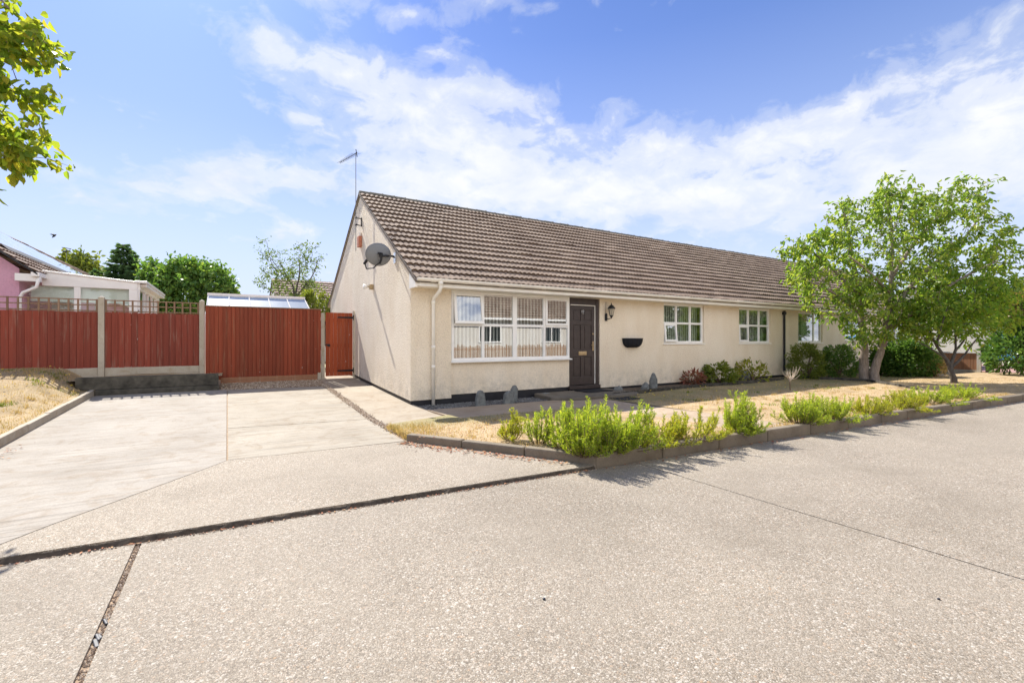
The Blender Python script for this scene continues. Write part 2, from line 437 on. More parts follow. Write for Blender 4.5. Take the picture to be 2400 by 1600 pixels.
for nm, fn, cnt, mt_, lab in (('joint_grit', lambda: (J1+random.gauss(0, .008), random.uniform(1.4, 4.1)), 900, 'pebbles', 'tan grit packed in the left road joint'),
                          ('edge_grit', lambda: (lambda x: (x, yr(x)-.028-abs(random.gauss(0, .014))))(random.uniform(-2.2, 3.4)), 900, 'pebbles', 'brown grit and litter along the step between road and drive')):
    mb = MB()
    for k in range(cnt):
        x, y = fn(); r_ = random.uniform(.003, .009); zz_ = (-.012 if nm == 'joint_grit' else .001); a_ = random.uniform(0, 6.3); cx_, sx_ = math.cos(a_)*r_, math.sin(a_)*r_
        mb.add([(x+cx_, y+sx_, zz_), (x-sx_, y+cx_*.7, zz_), (x-cx_, y-sx_, zz_), (x+sx_, y-cx_*.7, zz_), (x, y, zz_+r_*.9)], [(0, 1, 4), (1, 2, 4), (2, 3, 4), (3, 0, 4)])
    tag(mb.build(nm, mt_, recalc=False), lab, 'grit', kind='stuff')
bits = MB()
for k in range(17):                                # broken lumps of black joint filler
    y = random.choice((random.gauss(2.85, .1), random.gauss(2.1, .12), random.gauss(2.1, .1))); x = J1+random.uniform(-.005, .005)
    w = random.uniform(.006, .013); l = random.uniform(.015, .05)
    bits.box(x-w, x+w, y-l, y+l, -.016, random.uniform(-.006, .002), Matrix.Rotation(random.uniform(-.5, .5), 3, 'Z'), (x, y, 0))
tag(bits.build('joint_filler', 'tarmac_bits', bevel=.004), 'broken lumps of black filler lying in the left road joint', 'joint filler', kind='stuff')

hD = lambda x, y: hd(y)
curve = [(0, 6.11), (-.23, 5.80), (-.47, 5.49), (-.82, 5.04), (-1.09, 4.70), (-1.29, 4.41), (-1.9, 4.215)]
sheet('driveway_apron', [(-60, yr(-60)), (3.43, 3.85), (2.05, 6.03), (.0, 6.12)]+[(x, y) for x, y in curve[1:]]+[(-2.6, 4.27), (-60, yr(-60)+.06)], hD, 'apron_aggregate', .04)
ae = MB(); n_ = 300; xs_ = [-12+k*15.40/n_ for k in range(n_+1)]  # ragged dark strip: the step's shade put into its colour
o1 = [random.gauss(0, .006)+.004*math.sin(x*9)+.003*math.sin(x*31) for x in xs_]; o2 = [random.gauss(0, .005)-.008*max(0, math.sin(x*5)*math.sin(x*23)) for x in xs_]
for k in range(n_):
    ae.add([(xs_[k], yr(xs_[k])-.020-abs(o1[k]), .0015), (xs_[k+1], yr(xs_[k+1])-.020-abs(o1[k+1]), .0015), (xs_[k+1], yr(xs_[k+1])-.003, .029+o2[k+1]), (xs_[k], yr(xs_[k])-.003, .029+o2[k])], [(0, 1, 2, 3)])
tag(ae.build('apron_edge_shade', 'joint_and_step_shade'), kind='structure')
g = .009
sheet('driveway', [(-g, 6.11+.012)]+[(x-.006, y+.012) for x, y in curve[1:]]+[(-2.45, 4.27), (-2.39, 8.2), (-2.32, 12.65), (-g, 12.5)], hD, 'slab_concrete', .035, cuts=(8, 10))
sheet('driveway', [(g, 6.13), (2.02, 6.06), (2.03, 7.98), (g, 8.2)], hD, 'slab_warm', .035, cuts=(8,))
sheet('driveway', [(g, 8.225), (2.03, 8.005), (2.02, 12.25), (g, 12.4)], hD, 'slab_warm', .035, cuts=(10,))
sheet('driveway_bed', [(-2.5, 4.3), (2.2, 4.3), (2.3, 13.9), (-2.6, 13.9)], lambda x, y: hd(y)-.022, 'joint_dirt', 0, cuts=(8, 10, 12))
sheet('path', [(2.15, 7.16), (3.02, 7.42), (3.32, 7.52), (3.18, 9.0), (3.14, 9.05), (3.14, 16.5), (2.15, 16.5)], hD, 'path_concrete', .04, cuts=(8, 10, 12, 14))
sheet('garden_ground', [(-14, 13.85), (3.1, 13.85), (3.1, 18), (-14, 18)], lambda x, y: .30, 'far_ground', 0)

def scatter_chips(name, poly_pts, n, size, flat, mat, zf, label, cat):
    mb = MB()
    k = 0
    while k < n:
        x, y = poly_pts()
        s = size*random.uniform(.5, 1.4); z = zf(x, y)
        q = Matrix.Rotation(random.uniform(0, 6.3), 3, 'Z') @ Matrix.Rotation(random.uniform(-.5, .5), 3, 'X')
        a, b, c = s*random.uniform(.6, 1.2), s*random.uniform(.5, .9), s*flat*random.uniform(.6, 1.3)
        pts = [Vector(p) for p in ((a, 0, 0), (0, b, 0), (-a, 0, 0), (0, -b, 0), (a*.2, b*.1, c), (-a*.1, 0, -c))]
        pts = [q @ p+Vector((x, y, z+c*.3)) for p in pts]
        mb.add(pts, [(0, 1, 4), (1, 2, 4), (2, 3, 4), (3, 0, 4), (1, 0, 5), (2, 1, 5), (3, 2, 5), (0, 3, 5)])
        k += 1
    return tag(mb.build(name, mat, recalc=False), label, cat, kind='stuff')
scatter_chips('gravel_strip', lambda: (random.gauss(2.085, .035), random.uniform(6.75, 12.4)), 2600, .013, .7, 'pebbles', hD, 'loose brown pebbles filling the gap beside the drive', 'gravel')
scatter_chips('gravel_bed', lambda: (random.uniform(-.12, 2.24), random.uniform(12.42, 13.72)), 4200, .016, .7, 'pebbles', lambda x, y: hd(y)-.012, 'brown pebbles at the foot of the red boarded panel', 'gravel')
sheet('slate_bed', [(3.2, 8.25), (6.2, 8.1), (6.2, 9.0), (3.16, 9.0)], lambda x, y: .058, 'soil', 0)
scatter_chips('slate_chippings', lambda: (lambda x: (x, random.uniform(8.28+.1*math.sin(x*5), 8.97)))(random.uniform(3.22, 6.2)), 3200, .026, .35, 'slate_chips', lambda x, y: .062, 'grey slate chippings under the big front window', 'slate chippings')

# front garden
sheet('lawn', [(2.09, 6.04), (3.46, 3.93), (6.1, yr(6.1)+.10), (6.1, 7.0), (3.3, 7.0), (3.3, 7.52), (3.02, 7.40), (2.15, 7.13)], hlawn, 'lawn_ground', 0, step=.35)
sheet('lawn', [(7.17, yr(7.17)+.10), (45, yr(45)+.1), (45, 9.0), (7.17, 9.0)], hlawn, 'lawn_ground', 0, step=.8)
sheet('garden_path', [(6.1, yr(6.1)+.12), (7.17, yr(7.17)+.12), (7.17, 8.1), (3.2, 8.27), (3.3, 7.0), (6.1, 7.0)], lambda x, y: hlawn(6, y)-.006 if y < 7 else .085, 'brown_paving', .05, cuts=(4.5, 5.5, 6.5, 7))
sheet('left_lawn', [(-2.47, 4.3), (-2.40, 8.2), (-2.33, 12.7), (-2.33, 13.8), (-16, 13.8), (-16, 5.2)], hleft, 'lawn_ground', 0, step=.5)
sheet('soil_bank', [(-2.75, 12.58), (-.1, 12.58), (-.1, 13.8), (-2.75, 13.8)], lambda x, y: .585+.02*math.sin(x*3), 'lawn_ground', 0, step=.3)

def strip(name, pts, w, h, mat, zb, bevel=.015, gap=.006, seg=None, side=1):
    mb = MB()
    for (ax, ay), (bx, by) in zip(pts[:-1], pts[1:]):
        A = Vector((ax, ay, 0)); B = Vector((bx, by, 0)); L = (B-A).length; d = (B-A)/L; nrm = Vector((-d.y, d.x, 0))*side
        n = max(1, round(L/seg)) if seg else 1
        for i in range(n):
            p = A+d*(L*i/n+gap/2); q = A+d*(L*(i+1)/n-gap/2)
            j = random.uniform(-.006, .006)
            zz = [zb(p.x, p.y), zb(q.x, q.y)]
            vs = [p, q, q+nrm*w, p+nrm*w]; zs = [zz[0], zz[1], zz[1], zz[0]]
            mb.add([(v.x, v.y, z-.08) for v, z in zip(vs, zs)]+[(v.x, v.y, z+h+j) for v, z in zip(vs, zs)],
                   [(3, 2, 1, 0), (4, 5, 6, 7), (0, 1, 5, 4), (1, 2, 6, 5), (2, 3, 7, 6), (3, 0, 4, 7)])
    return tag(mb.build(name, mat, bevel=bevel), kind='structure')
strip('kerb', [(2.03, 6.02), (3.43, 3.85)], .115, .112, 'kerb_concrete', lambda x, y: .03, seg=.9, bevel=.022)
strip('kerb', [(3.43, 3.85), (6.4, yr(6.4)), (9.4, yr(9.4)-.02), (15.5, yr(15.5)-.08), (30, yr(30)-.2), (60, yr(60)-.3)], .125, .148, 'kerb_concrete', lambda x, y: 0, seg=.92, bevel=.022)
strip('lawn_edging', [(-2.30, 12.6), (-2.39, 8.2), (-2.42, 6.6), (-2.46, 4.3)], .07, .115, 'edging_concrete', lambda x, y: hd(y), seg=.91, side=-1, bevel=.01)

# ------------------------------------------------------------------ grass
def blades(name, mat, pts, hmin, hmax, label, w=.004):
    n = len(pts); P = np.array(pts)
    ang = RNG.uniform(0, 2*PI, n); ln = RNG.uniform(0, 1.0, n); h = RNG.uniform(hmin, hmax, n)
    d = np.stack([np.cos(ang)*ln, np.sin(ang)*ln, np.ones(n)], 1); d /= np.linalg.norm(d, axis=1)[:, None]
    a2 = RNG.uniform(0, 2*PI, n); sd = np.stack([np.cos(a2), np.sin(a2), np.zeros(n)], 1)*w*RNG.uniform(.6, 1.5, n)[:, None]
    V = np.stack([P-sd, P+sd, P+d*h[:, None]], 1).reshape(-1, 3)
    me = bpy.data.meshes.new(name); me.from_pydata(V.tolist(), [], np.arange(n*3).reshape(-1, 3).tolist()); me.materials.append(M[mat])
    o = bpy.data.objects.new(name, me); COL.objects.link(o); return tag(o, label, 'grass', kind='stuff')
pts = []
def inlawn(x, y):
    if y < yr(x)+.14: return False
    if x < 3.46 and (y-6.04)*(3.46-2.09)-(x-2.09)*(3.93-6.04) < .05: return False
    if x < 3.3 and y > 7.05+.25*(x-2.15): return False
    if 6.06 < x < 7.2: return False
    if x <= 6.1 and y > 7.02: return False
    return y < 8.4
while len(pts) < 26000:
    x = 2.1+random.random()**1.7*20; y = random.uniform(2.5, 8.4)
    if inlawn(x, y): pts.append((x, y, hlawn(x, y)-.004))
dry = [p for p in pts if p[1] < 6.6 or random.random() < .45]; grn = [p for p in pts if not (p[1] < 6.6) and random.random() < .8]
blades('dry_grass', 'dry_grass', dry, .012, .045, 'straw coloured parched grass of the front lawn by the rosemary')
blades('shaded_grass', 'green_grass', grn, .012, .04, 'olive grass in the shade of the cream bungalow')
pts = []
while len(pts) < 12000:
    x = -2.5-random.random()**1.6*4.5; y = random.uniform(5.5, 13.7); pts.append((x, y, hleft(x, y)-.004))
for k in range(1500): pts.append((random.uniform(-2.4, -.2), random.uniform(12.7, 13.7), .555))
blades('dry_grass', 'dry_grass', pts, .015, .06, 'straw coloured dry grass on the bank in front of the left fence')
tuft = []
for k in range(500):
    x, y = random.gauss(2.35, .16), random.gauss(6.35, .28)
    if inlawn(x, y): tuft.append((x, y, hlawn(x, y)-.01))
for k in range(900):
    t = random.random(); tuft.append((2.12+.03*random.gauss(0, 1), 6.1+t*1.0, .05))
blades('long_grass', 'dry_grass', tuft, .04, .11, 'longer dry grass spilling over the end of the left kerb')
weeds = []
for k in range(60):
    if k < 38: cx_, cy_ = random.uniform(-4.4, -2.55), random.uniform(8.0, 13.4); hz = hleft
    else: cx_, cy_ = random.uniform(7.4, 15), random.uniform(4.2, 7.8); hz = hlawn
    r_ = random.uniform(.03, .10)
    for q in range(40): x, y = random.gauss(cx_, r_), random.gauss(cy_, r_); weeds.append((x, y, hz(x, y)-.004))
blades('weeds', 'olive_leaf', weeds, .02, .07, 'small green weeds dotted through the dry lawns', w=.007)
clump = []
for k in range(260):
    cx_, cy_ = 2.2+random.random()*13, random.uniform(3.6, 6.6)
    if not inlawn(cx_, cy_): continue
    for q in range(22): x, y = random.gauss(cx_, .035), random.gauss(cy_, .035); clump.append((x, y, hlawn(x, y)-.005))
for k in range(160):
    cx_, cy_ = -2.55-random.random()**1.4*2.5, random.uniform(6.0, 13.3)
    for q in range(22): x, y = random.gauss(cx_, .035), random.gauss(cy_, .035); clump.append((x, y, hleft(x, y)-.005))
for k in range(2600):
    x = 3.5+random.random()*12; y = yr(x)+.14+abs(random.gauss(0, .03)); clump.append((x, y, .125))
blades('dry_tufts', 'dry_grass', clump, .03, .085, 'taller dry straw tufts standing in the parched lawns', w=.004)
fl = MB()
def leafquad(mb, x, y, z, s):
    q = Matrix.Rotation(random.uniform(0, 6.3), 3, 'Z') @ Matrix.Rotation(random.uniform(-.6, .6), 3, 'X')
    mb.add([q @ Vector(p)+Vector((x, y, z+.006)) for p in ((-s, 0, 0), (0, -s*.45, .2*s), (s, 0, .1*s), (0, s*.45, .2*s))], [(0, 1, 2, 3)])
for k in range(330):
    t = random.random()**1.5; x = 2.03+t*1.2; y = 6.02-t*1.93; o = abs(random.gauss(0, .10)); leafquad(fl, x-.02-o*.8, y-.03-o*.45, .045, random.uniform(.012, .03))
for k in range(360):
    x = 3.5+random.random()*13; o = abs(random.gauss(0, .06)); leafquad(fl, x, yr(x)-.03-o, .0, random.uniform(.01, .024))
for k in range(120):
    x = random.uniform(-1.5, 3.3); leafquad(fl, x, yr(x)-.03-abs(random.gauss(0, .015)), .002, random.uniform(.008, .018))
for k in range(60):
    leafquad(fl, -2.3+abs(random.gauss(0, .08)), random.uniform(7.4, 9.6), .065, random.uniform(.012, .025))
for k in range(120): leafquad(fl, random.gauss(3.0, .5), random.gauss(5.9, .25), .14, random.uniform(.01, .024))
tag(fl.build('fallen_leaves', 'fallen_leaf', recalc=False), 'rust coloured fallen leaves gathered along the foot of the kerbs', 'leaves', kind='stuff')
dn = MB()
for k in range(55):
    if k < 28: x, y = random.uniform(-4.2, -2.6), random.uniform(9.5, 13.3); z = hleft(x, y)
    else:
        x, y = random.uniform(7.6, 13.5), random.uniform(6.6, 8.0); z = hlawn(x, y)
    h = random.uniform(.04, .1); dn.lathe((x, y, z+h), [(.004, -.006), (.017, 0), (.015, .006), (.004, .008)], 7)
tag(dn.build('dandelions', 'dandelion', smooth=True), 'scattered small yellow dandelion heads on the dry lawns', 'flowers', kind='stuff')

# ------------------------------------------------------------------ roofs
def tile_roof(mb, O, U, V, width, slope, n, pitch=.125, step=.056, amp=.015, res=6):
    O, U, V = Vector(O), Vector(U).normalized(), Vector(V).normalized(); Nn = U.cross(V).normalized()
    if Nn.z < 0: Nn = -Nn
    nx = int(width/pitch)*res+1
    xs = np.linspace(0, width, nx); wv = np.abs(np.sin(xs/pitch*PI))**.8*amp*2-amp
    g = slope/n; o_, u_, v_, n_ = map(np.array, (O, U, V, Nn))
    jr = RNG.normal(0, .0035, (n, nx//(res*3)+2))
    for c in range(n):
        j = np.repeat(jr[c], res*3)[:nx]
        rows = []
        for (s, hgt, ja) in ((c*g+.03, -.012, 0), (c*g-.008, step, 1), (c*g+g*.5, step*.60, .5), ((c+1)*g+.02, .004, 0)):
            hh = hgt+wv*(1 if hgt > -.01 else 0)+j*ja
            rows.append(o_+np.outer(xs, u_)+(v_*s)[None, :]+np.outer(hh, n_)+np.outer(j*ja*1.2, v_))
        A = np.concatenate(rows); idx = np.arange(nx-1); fs = []
        for r in range(3): fs.append(np.stack([r*nx+idx, r*nx+idx+1, (r+1)*nx+idx+1, (r+1)*nx+idx], 1))
        mb.arr(A, np.concatenate(fs))
    return mb

YF, XG = 9.0, 3.12             # front wall and gable wall of the bungalow
RY, RZ = 13.1, 5.44            # ridge
EYF, EZ = 8.58, 2.575           # front eave line
EYB, EZB = 17.75, 2.62
XP, XE = 16.8, 30.4             # party line, far gable

def facade(mb, x0, x1, z0, z1, y, openings, depth=.10):
    xs = sorted({x0, x1} | {v for o in openings for v in o[:2]}); zs = sorted({z0, z1} | {v for o in openings for v in o[2:4]})
    for xa, xb in zip(xs[:-1], xs[1:]):
        for za, zb in zip(zs[:-1], zs[1:]):
            cx, cz = (xa+xb)/2, (za+zb)/2
            if any(o[0] < cx < o[1] and o[2] < cz < o[3] for o in openings): continue
            mb.add([(xa, y, za), (xb, y, za), (xb, y, zb), (xa, y, zb)], [(0, 1, 2, 3)])
    for o in openings:
        a, b, c, d = o[:4]
        mb.add([(a, y, c), (a, y+depth, c), (a, y+depth, d), (a, y, d)], [(0, 1, 2, 3)])
        mb.add([(b, y, c), (b, y, d), (b, y+depth, d), (b, y+depth, c)], [(0, 1, 2, 3)])
        mb.add([(a, y, d), (a, y+depth, d), (b, y+depth, d), (b, y, d)], [(0, 1, 2, 3)])
        mb.add([(a, y, c), (b, y, c), (b, y+depth, c), (a, y+depth, c)], [(0, 1, 2, 3)])

def bar(mb, x0, x1, z0, z1, y, d=.05): mb.box(x0, x1, y, y+d, z0, z1)
def window(parent, x0, x1, z0, z1, y, cols, rows, sashes=(), mat='white_upvc', blind='blind_white', gap=.089, w=.088, sill=True, fw=.06, mull=(), blind_tilt=.5, sillover=.03):
    """cols / rows: inner bar positions; sashes: (col, row, tilt, hinge)"""
    f = MB(); xs = [x0]+list(cols)+[x1]; zs = [z0]+list(rows)+[z1]
    f.box(x0, x1, y, y+.06, z0, z0+fw); f.box(x0, x1, y, y+.06, z1-fw, z1)
    f.box(x0, x0+fw, y+.001, y+.061, z0+fw, z1-fw); f.box(x1-fw, x1, y+.001, y+.061, z0+fw, z1-fw)
    for c in cols:
        hw = .055 if c in mull else .032
        f.box(c-hw, c+hw, y+.002, y+.062, z0+fw, z1-fw)
    for r in rows:
        for xa, xb in zip(xs[:-1], xs[1:]):
            a = xa+(fw if xa == x0 else (.055 if xa in mull else .032)); b = xb-(fw if xb == x1 else (.055 if xb in mull else .032))
            f.box(a, b, y+.003, y+.063, r-.03, r+.03)
    W = f.build('window', mat, parent, bevel=.006)
    for i, (xa, xb) in enumerate(zip(xs[:-1], xs[1:])):
        for j, (za, zb) in enumerate(zip(zs[:-1], zs[1:])):
            a = xa+(fw if i == 0 else (.055 if xa in mull else .032)); b = xb-(fw if i == len(xs)-2 else (.055 if xb in mull else .032))
            c = za+(fw if j == 0 else .03); d = zb-(fw if j == len(zs)-2 else .03)
            sa = [s for s in sashes if s[0] == i and s[1] == j]
            if sa:
                t = sa[0][2]; e = .014; sw = .058
                a2, b2, c2, d2 = a-e, b+e, c-e, d+e
                rot = Matrix.Rotation(-t, 3, 'X'); pv = Vector(((a+b)/2, y+.0, d2)); yb = y-.022
                m1 = MB()
                for q in ((a2, b2, c2, c2+sw), (a2, b2, d2-sw, d2), (a2, a2+sw, c2+sw, d2-sw), (b2-sw, b2, c2+sw, d2-sw)):
                    m1.box(q[0], q[1], yb, yb+.05, q[2], q[3], rot, pv)
                m1.build('sash', mat, W, bevel=.006)
                g_ = MB(); g_.box(a2+sw-.004, b2-sw+.004, yb+.022, yb+.026, c2+sw-.004, d2-sw+.004, rot, pv); g_.build('pane', 'window_glass', W)
            else:
                g_ = MB(); g_.box(a-.003, b+.003, y+.028, y+.032, c-.003, d+.003); g_.build('pane', 'window_glass', W)
    if sill:
        s = MB(); s.prism([(y-.075, z0-.035), (y-.075, z0-.012), (y+.0, z0-.001), (y+.09, z0-.001), (y+.09, z0-.035)], 'x', x0-sillover, x1+sillover); s.build('sill', mat, W, bevel=.004)
    if blind:
        bl = MB(); x = x0+.05
        while x < x1-.09:
            a = blind_tilt+random.uniform(-.12, .12); yy = y+.16
            dx, dy = w/2*math.cos(a), w/2*math.sin(a)
            bl.add([(x-dx+w/2, yy-dy, z0+.05), (x+dx+w/2, yy+dy, z0+.05), (x+dx+w/2, yy+dy, z1-.06), (x-dx+w/2, yy-dy, z1-.06)], [(0, 1, 2, 3)])
            x += gap
        bl.box(x0+.04, x1-.04, y+.13, y+.18, z1-.08, z1-.045)
        bl.build('blind', blind, W, recalc=False)
    return W
def room(mb, x0, x1, z0, z1, y0, y1):
    mb.add([(x0, y0, z0), (x1, y0, z0), (x1, y1, z0), (x0, y1, z0), (x0, y0, z1), (x1, y0, z1), (x1, y1, z1), (x0, y1, z1)],
           [(0, 1, 2, 3), (4, 7, 6, 5), (2, 6, 7, 3), (0, 3, 7, 4), (1, 5, 6, 2)])

def gable_wall(mb, X, ya, yb, zb, eza, ezb, ry, rz, out=-1):
    mb.add([(X, ya, zb), (X, yb, zb), (X, yb, ezb), (X, ry, rz), (X, ya, eza)], [(0, 1, 2, 3, 4)])
def gutter(parent, x0, x1, y, z, mat, joints, r=.064, cap0=True, cap1=False):
    g = MB(); prof = []
    for k in range(9): a = PI*k/8; prof.append((y-r*math.cos(a), z-r*math.sin(a)))
    for k in range(9): a = PI*(8-k)/8; prof.append((y-(r-.006)*math.cos(a), z-(r-.006)*math.sin(a)))
    g.prism(prof, 'x', x0, x1)
    full = prof[:9]
    if cap0: g.prism(full, 'x', x0-.004, x0+.004)
    if cap1: g.prism(full, 'x', x1-.004, x1+.004)
    for x in joints:
        pr = [(y-(r+.006)*math.cos(PI*k/8), z-(r+.006)*math.sin(PI*k/8)) for k in range(9)]+[(y-(r-.0)*math.cos(PI*(8-k)/8), z-(r-.0)*math.sin(PI*(8-k)/8)) for k in range(9)]
        g.prism(pr, 'x', x-.05, x+.05); g.box(x-.012, x+.012, y+r-.02, y+r+.03, z-.075, z+.005)
    return g.build('gutter', mat, parent, bevel=0)

# ------------------------------------------------------------------ the cream bungalow
B = thing('bungalow', (XG, YF, .18), 'cream roughcast bungalow with brown tiled roof and dark front door', 'house')
W1 = (4.02, 7.17, .95, 2.44); DO = (7.18, 8.15, .17, 2.44); W2 = (10.56, 12.35, 1.30, 2.44); W3 = (14.13, 15.94, 1.29, 2.44)
w = MB()
facade(w, XG, 4.0, .18, 2.62, YF-.035, [])
w.add([(4.0, YF-.035, .18), (4.0, YF+.03, .18), (4.0, YF+.03, 2.62), (4.0, YF-.035, 2.62)], [(0, 1, 2, 3)])
w.add([(XG, YF-.035, .18), (XG, YF, .18), (XG, YF, 2.62), (XG, YF-.035, 2.62)], [(0, 1, 2, 3)])
facade(w, 8.15, XP, .17, 2.62, YF, [W2, W3])
w.add([(8.15, YF, .17), (8.15, YF+.14, .17), (8.15, YF+.14, 2.6), (8.15, YF, 2.6)], [(0, 1, 2, 3)])
facade(w, 4.0, 8.15, 2.44, 2.62, YF+.02, [])
gy = [(9.0, .18), (10.2, .235), (11.4, .29), (12.6, .35), (13.76, .405), (17.4, .56)]
gv = [(XG, y, z) for y, z in gy]+[(XG, 17.4, 2.72), (XG, RY, RZ-.12), (XG, 9.0, 2.72)]
w.add(gv, [tuple(range(len(gv)))])
w.add([(XG, 17.4, .3), (XP, 17.4, .3), (XP, 17.4, 2.7), (XG, 17.4, 2.7)], [(0, 1, 2, 3)])
w.build('wall', 'roughcast', B, recalc=False)
p = MB(); facade(p, 4.0, 7.18, .245, .935, YF+.03, []); p.build('wall_panel', 'smooth_render', B, recalc=False)
p = MB()
p.add([(XG+.012, 9.0, .0), (XG+.012, 17.4, .3), (XG+.012, 17.4, .58), (XG+.012, 13.76, .42), (XG+.012, 9.0, .20)], [(0, 1, 2, 3, 4)])
p.add([(XG+.012, YF-.023, -.02), (4.0, YF-.023, -.02), (4.0, YF-.023, .19), (XG+.012, YF-.023, .19)], [(0, 1, 2, 3)])
p.add([(4.0, YF-.023, -.02), (4.0, YF+.042, -.02), (4.0, YF+.042, .25), (4.0, YF-.023, .19)], [(0, 1, 2, 3)])
p.add([(XG+.012, YF-.023, -.02), (XG+.012, YF, -.02), (XG+.012, YF, .19), (XG+.012, YF-.023, .19)], [(0, 1, 2, 3)])
p.add([(4.0, YF+.042, -.02), (7.2, YF+.042, -.02), (7.2, YF+.042, .25), (4.0, YF+.042, .25)], [(0, 1, 2, 3)])
p.add([(7.2, YF+.012, -.02), (XP, YF+.012, -.02), (XP, YF+.012, .18), (7.2, YF+.012, .18)], [(0, 1, 2, 3)])
p.build('plinth', 'plinth_black', B, recalc=False)
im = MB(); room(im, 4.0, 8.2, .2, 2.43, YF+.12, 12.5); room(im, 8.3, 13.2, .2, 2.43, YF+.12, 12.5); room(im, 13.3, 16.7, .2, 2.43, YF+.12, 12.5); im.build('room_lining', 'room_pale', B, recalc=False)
# roof
sl = math.hypot(RY-EYF, RZ-EZ); Vf = (0, RY-EYF, RZ-EZ)
rf = MB(); tile_roof(rf, (XG-.03, EYF, EZ), (1, 0, 0), Vf, XP-XG+.03, sl, 17)
slb = math.hypot(EYB-RY, RZ-EZB); tile_roof(rf, (XG-.03, EYB, EZB), (1, 0, 0), (0, RY-EYB, RZ-EZB), XP-XG+.03, slb, 14, res=2)
RF = rf.build('roof', 'roof_tile', B, smooth=False, recalc=False)
def under(mb, x0, x1):     # felt and rafters below the tiles
    mb.prism([(EYF+.02, EZ-.03), (RY, RZ-.035), (EYB-.02, EZB-.03), (EYB-.02, EZB-.06), (RY, RZ-.075), (EYF+.02, EZ-.06)], 'x', x0, x1)
u_ = MB(); under(u_, XG-.02, XP); u_.build('roof_deck', 'tile_solid', RF)
rd = MB()
def ridge(mb, x0, x1, y, z, r=.085, L=.33):
    x = x0
    while x < x1-.05:
        e = min(x+L, x1); d = random.uniform(-.008, .008)
        prof = [(y-(r+.02)*math.cos(PI*k/8), z-.045+d+(r+.01)*math.sin(PI*k/8)) for k in range(9)]
        mb.prism(prof, 'x', x+.003, e-.003); mb.tube([(e-.02, y-.09, z-.02+d), (e-.02, y-.05, z+.035+d), (e-.02, y, z+.055+d), (e-.02, y+.05, z+.035+d)], .016, 6)
        x = e
ridge(rd, XG-.03, XP, RY, RZ+.01); rd.build('ridge_tiles', 'ridge_tile', RF, bevel=.006)
vg = MB()
for (ya, za, yb, zb) in ((EYF+.0, EZ, RY, RZ), (RY, RZ, EYB, EZB)):
    n = 17
    for k in range(n):
        a, b = k/n, (k+1)/n-.004
        y1, z1, y2, z2 = ya+(yb-ya)*a, za+(zb-za)*a, ya+(yb-ya)*b, za+(zb-za)*b
        vg.prism([(y1, z1-.05), (y2, z2-.05), (y2, z2-.008), (y1, z1-.008)], 'x', XG-.045, XG+.05)
vg.build('verge', 'tile_solid', RF)
mt = MB()
for (ya, za, yb, zb) in ((EYF+.02, EZ, RY, RZ), (RY, RZ, EYB-.02, EZB)):
    mt.prism([(ya, za-.075), (yb, zb-.075), (yb, zb-.048), (ya, za-.048)], 'x', XG-.03, XG+.05)
mt.build('mortar', 'edging_concrete', RF)
# fascia, soffit, gutter, downpipe
f = MB(); f.box(XG+.02, XP, EYF+.06, EYF+.085, 2.445, 2.57); f.box(XG+.02, XP, EYF+.086, YF+.03, 2.445, 2.46)
f.prism([(EYF+.05, 2.42), (YF+.0, 2.42), (YF+.0, 2.80), (YF-.06, 2.82), (EYF+.05, 2.57)], 'x', XG-.022, XG+.02)
f.build('fascia', 'cream_upvc', B, bevel=.004)
GU = gutter(B, XG-.01, XP, EYF-.0, 2.60, 'cream_upvc', [3.45, 5.0, 6.1, 7.3, 8.75, 9.9, 11.0, 12.1, 13.4, 14.3, 15.3, 16.4])
dp = MB(); X0 = 3.60
dp.tube([(X0, EYF, 2.57), (X0, EYF, 2.44), (X0-.0, EYF+.03, 2.38), (X0-.02, YF-.13, 2.25), (X0-.02, YF-.085, 2.18), (X0-.02, YF-.085, .07)], .036, 12)
for z in (2.16, 1.25, .85): dp.lathe((X0-.02, YF-.085, z), [(.037, -.03), (.042, -.028), (.042, .028), (.037, .03)], 12)
dp.lathe((X0, EYF, 2.5), [(.05, -.02), (.05, .06)], 12)
dp.build('downpipe', 'cream_upvc', B, smooth=True)
bp_ = MB(); bp_.tube([(16.72, YF-.05, 2.42), (16.72, YF-.05, .3)], .036, 10); bp_.box(16.66, 16.78, YF-.09, YF+.0, 2.28, 2.38); bp_.build('downpipe', 'plinth_black', B, smooth=False)
# windows
window(B, *W1, YF+.0, cols=(4.775, 5.595, 6.42), rows=(1.72,), sashes=((0, 1, .13, 't'), (3, 1, .0, 't')), mull=(5.595,), blind_tilt=.62, gap=.092)
window(B, *W2, YF+.045, cols=(11.15, 11.77), rows=(1.88,), sashes=((0, 0, .10, 't'),), blind='blind_green', blind_tilt=.25)
window(B, *W3, YF+.045, cols=(14.72, 15.34), rows=(1.87,), sashes=((0, 0, .03, 't'),), blind='blind_green', blind_tilt=.2)
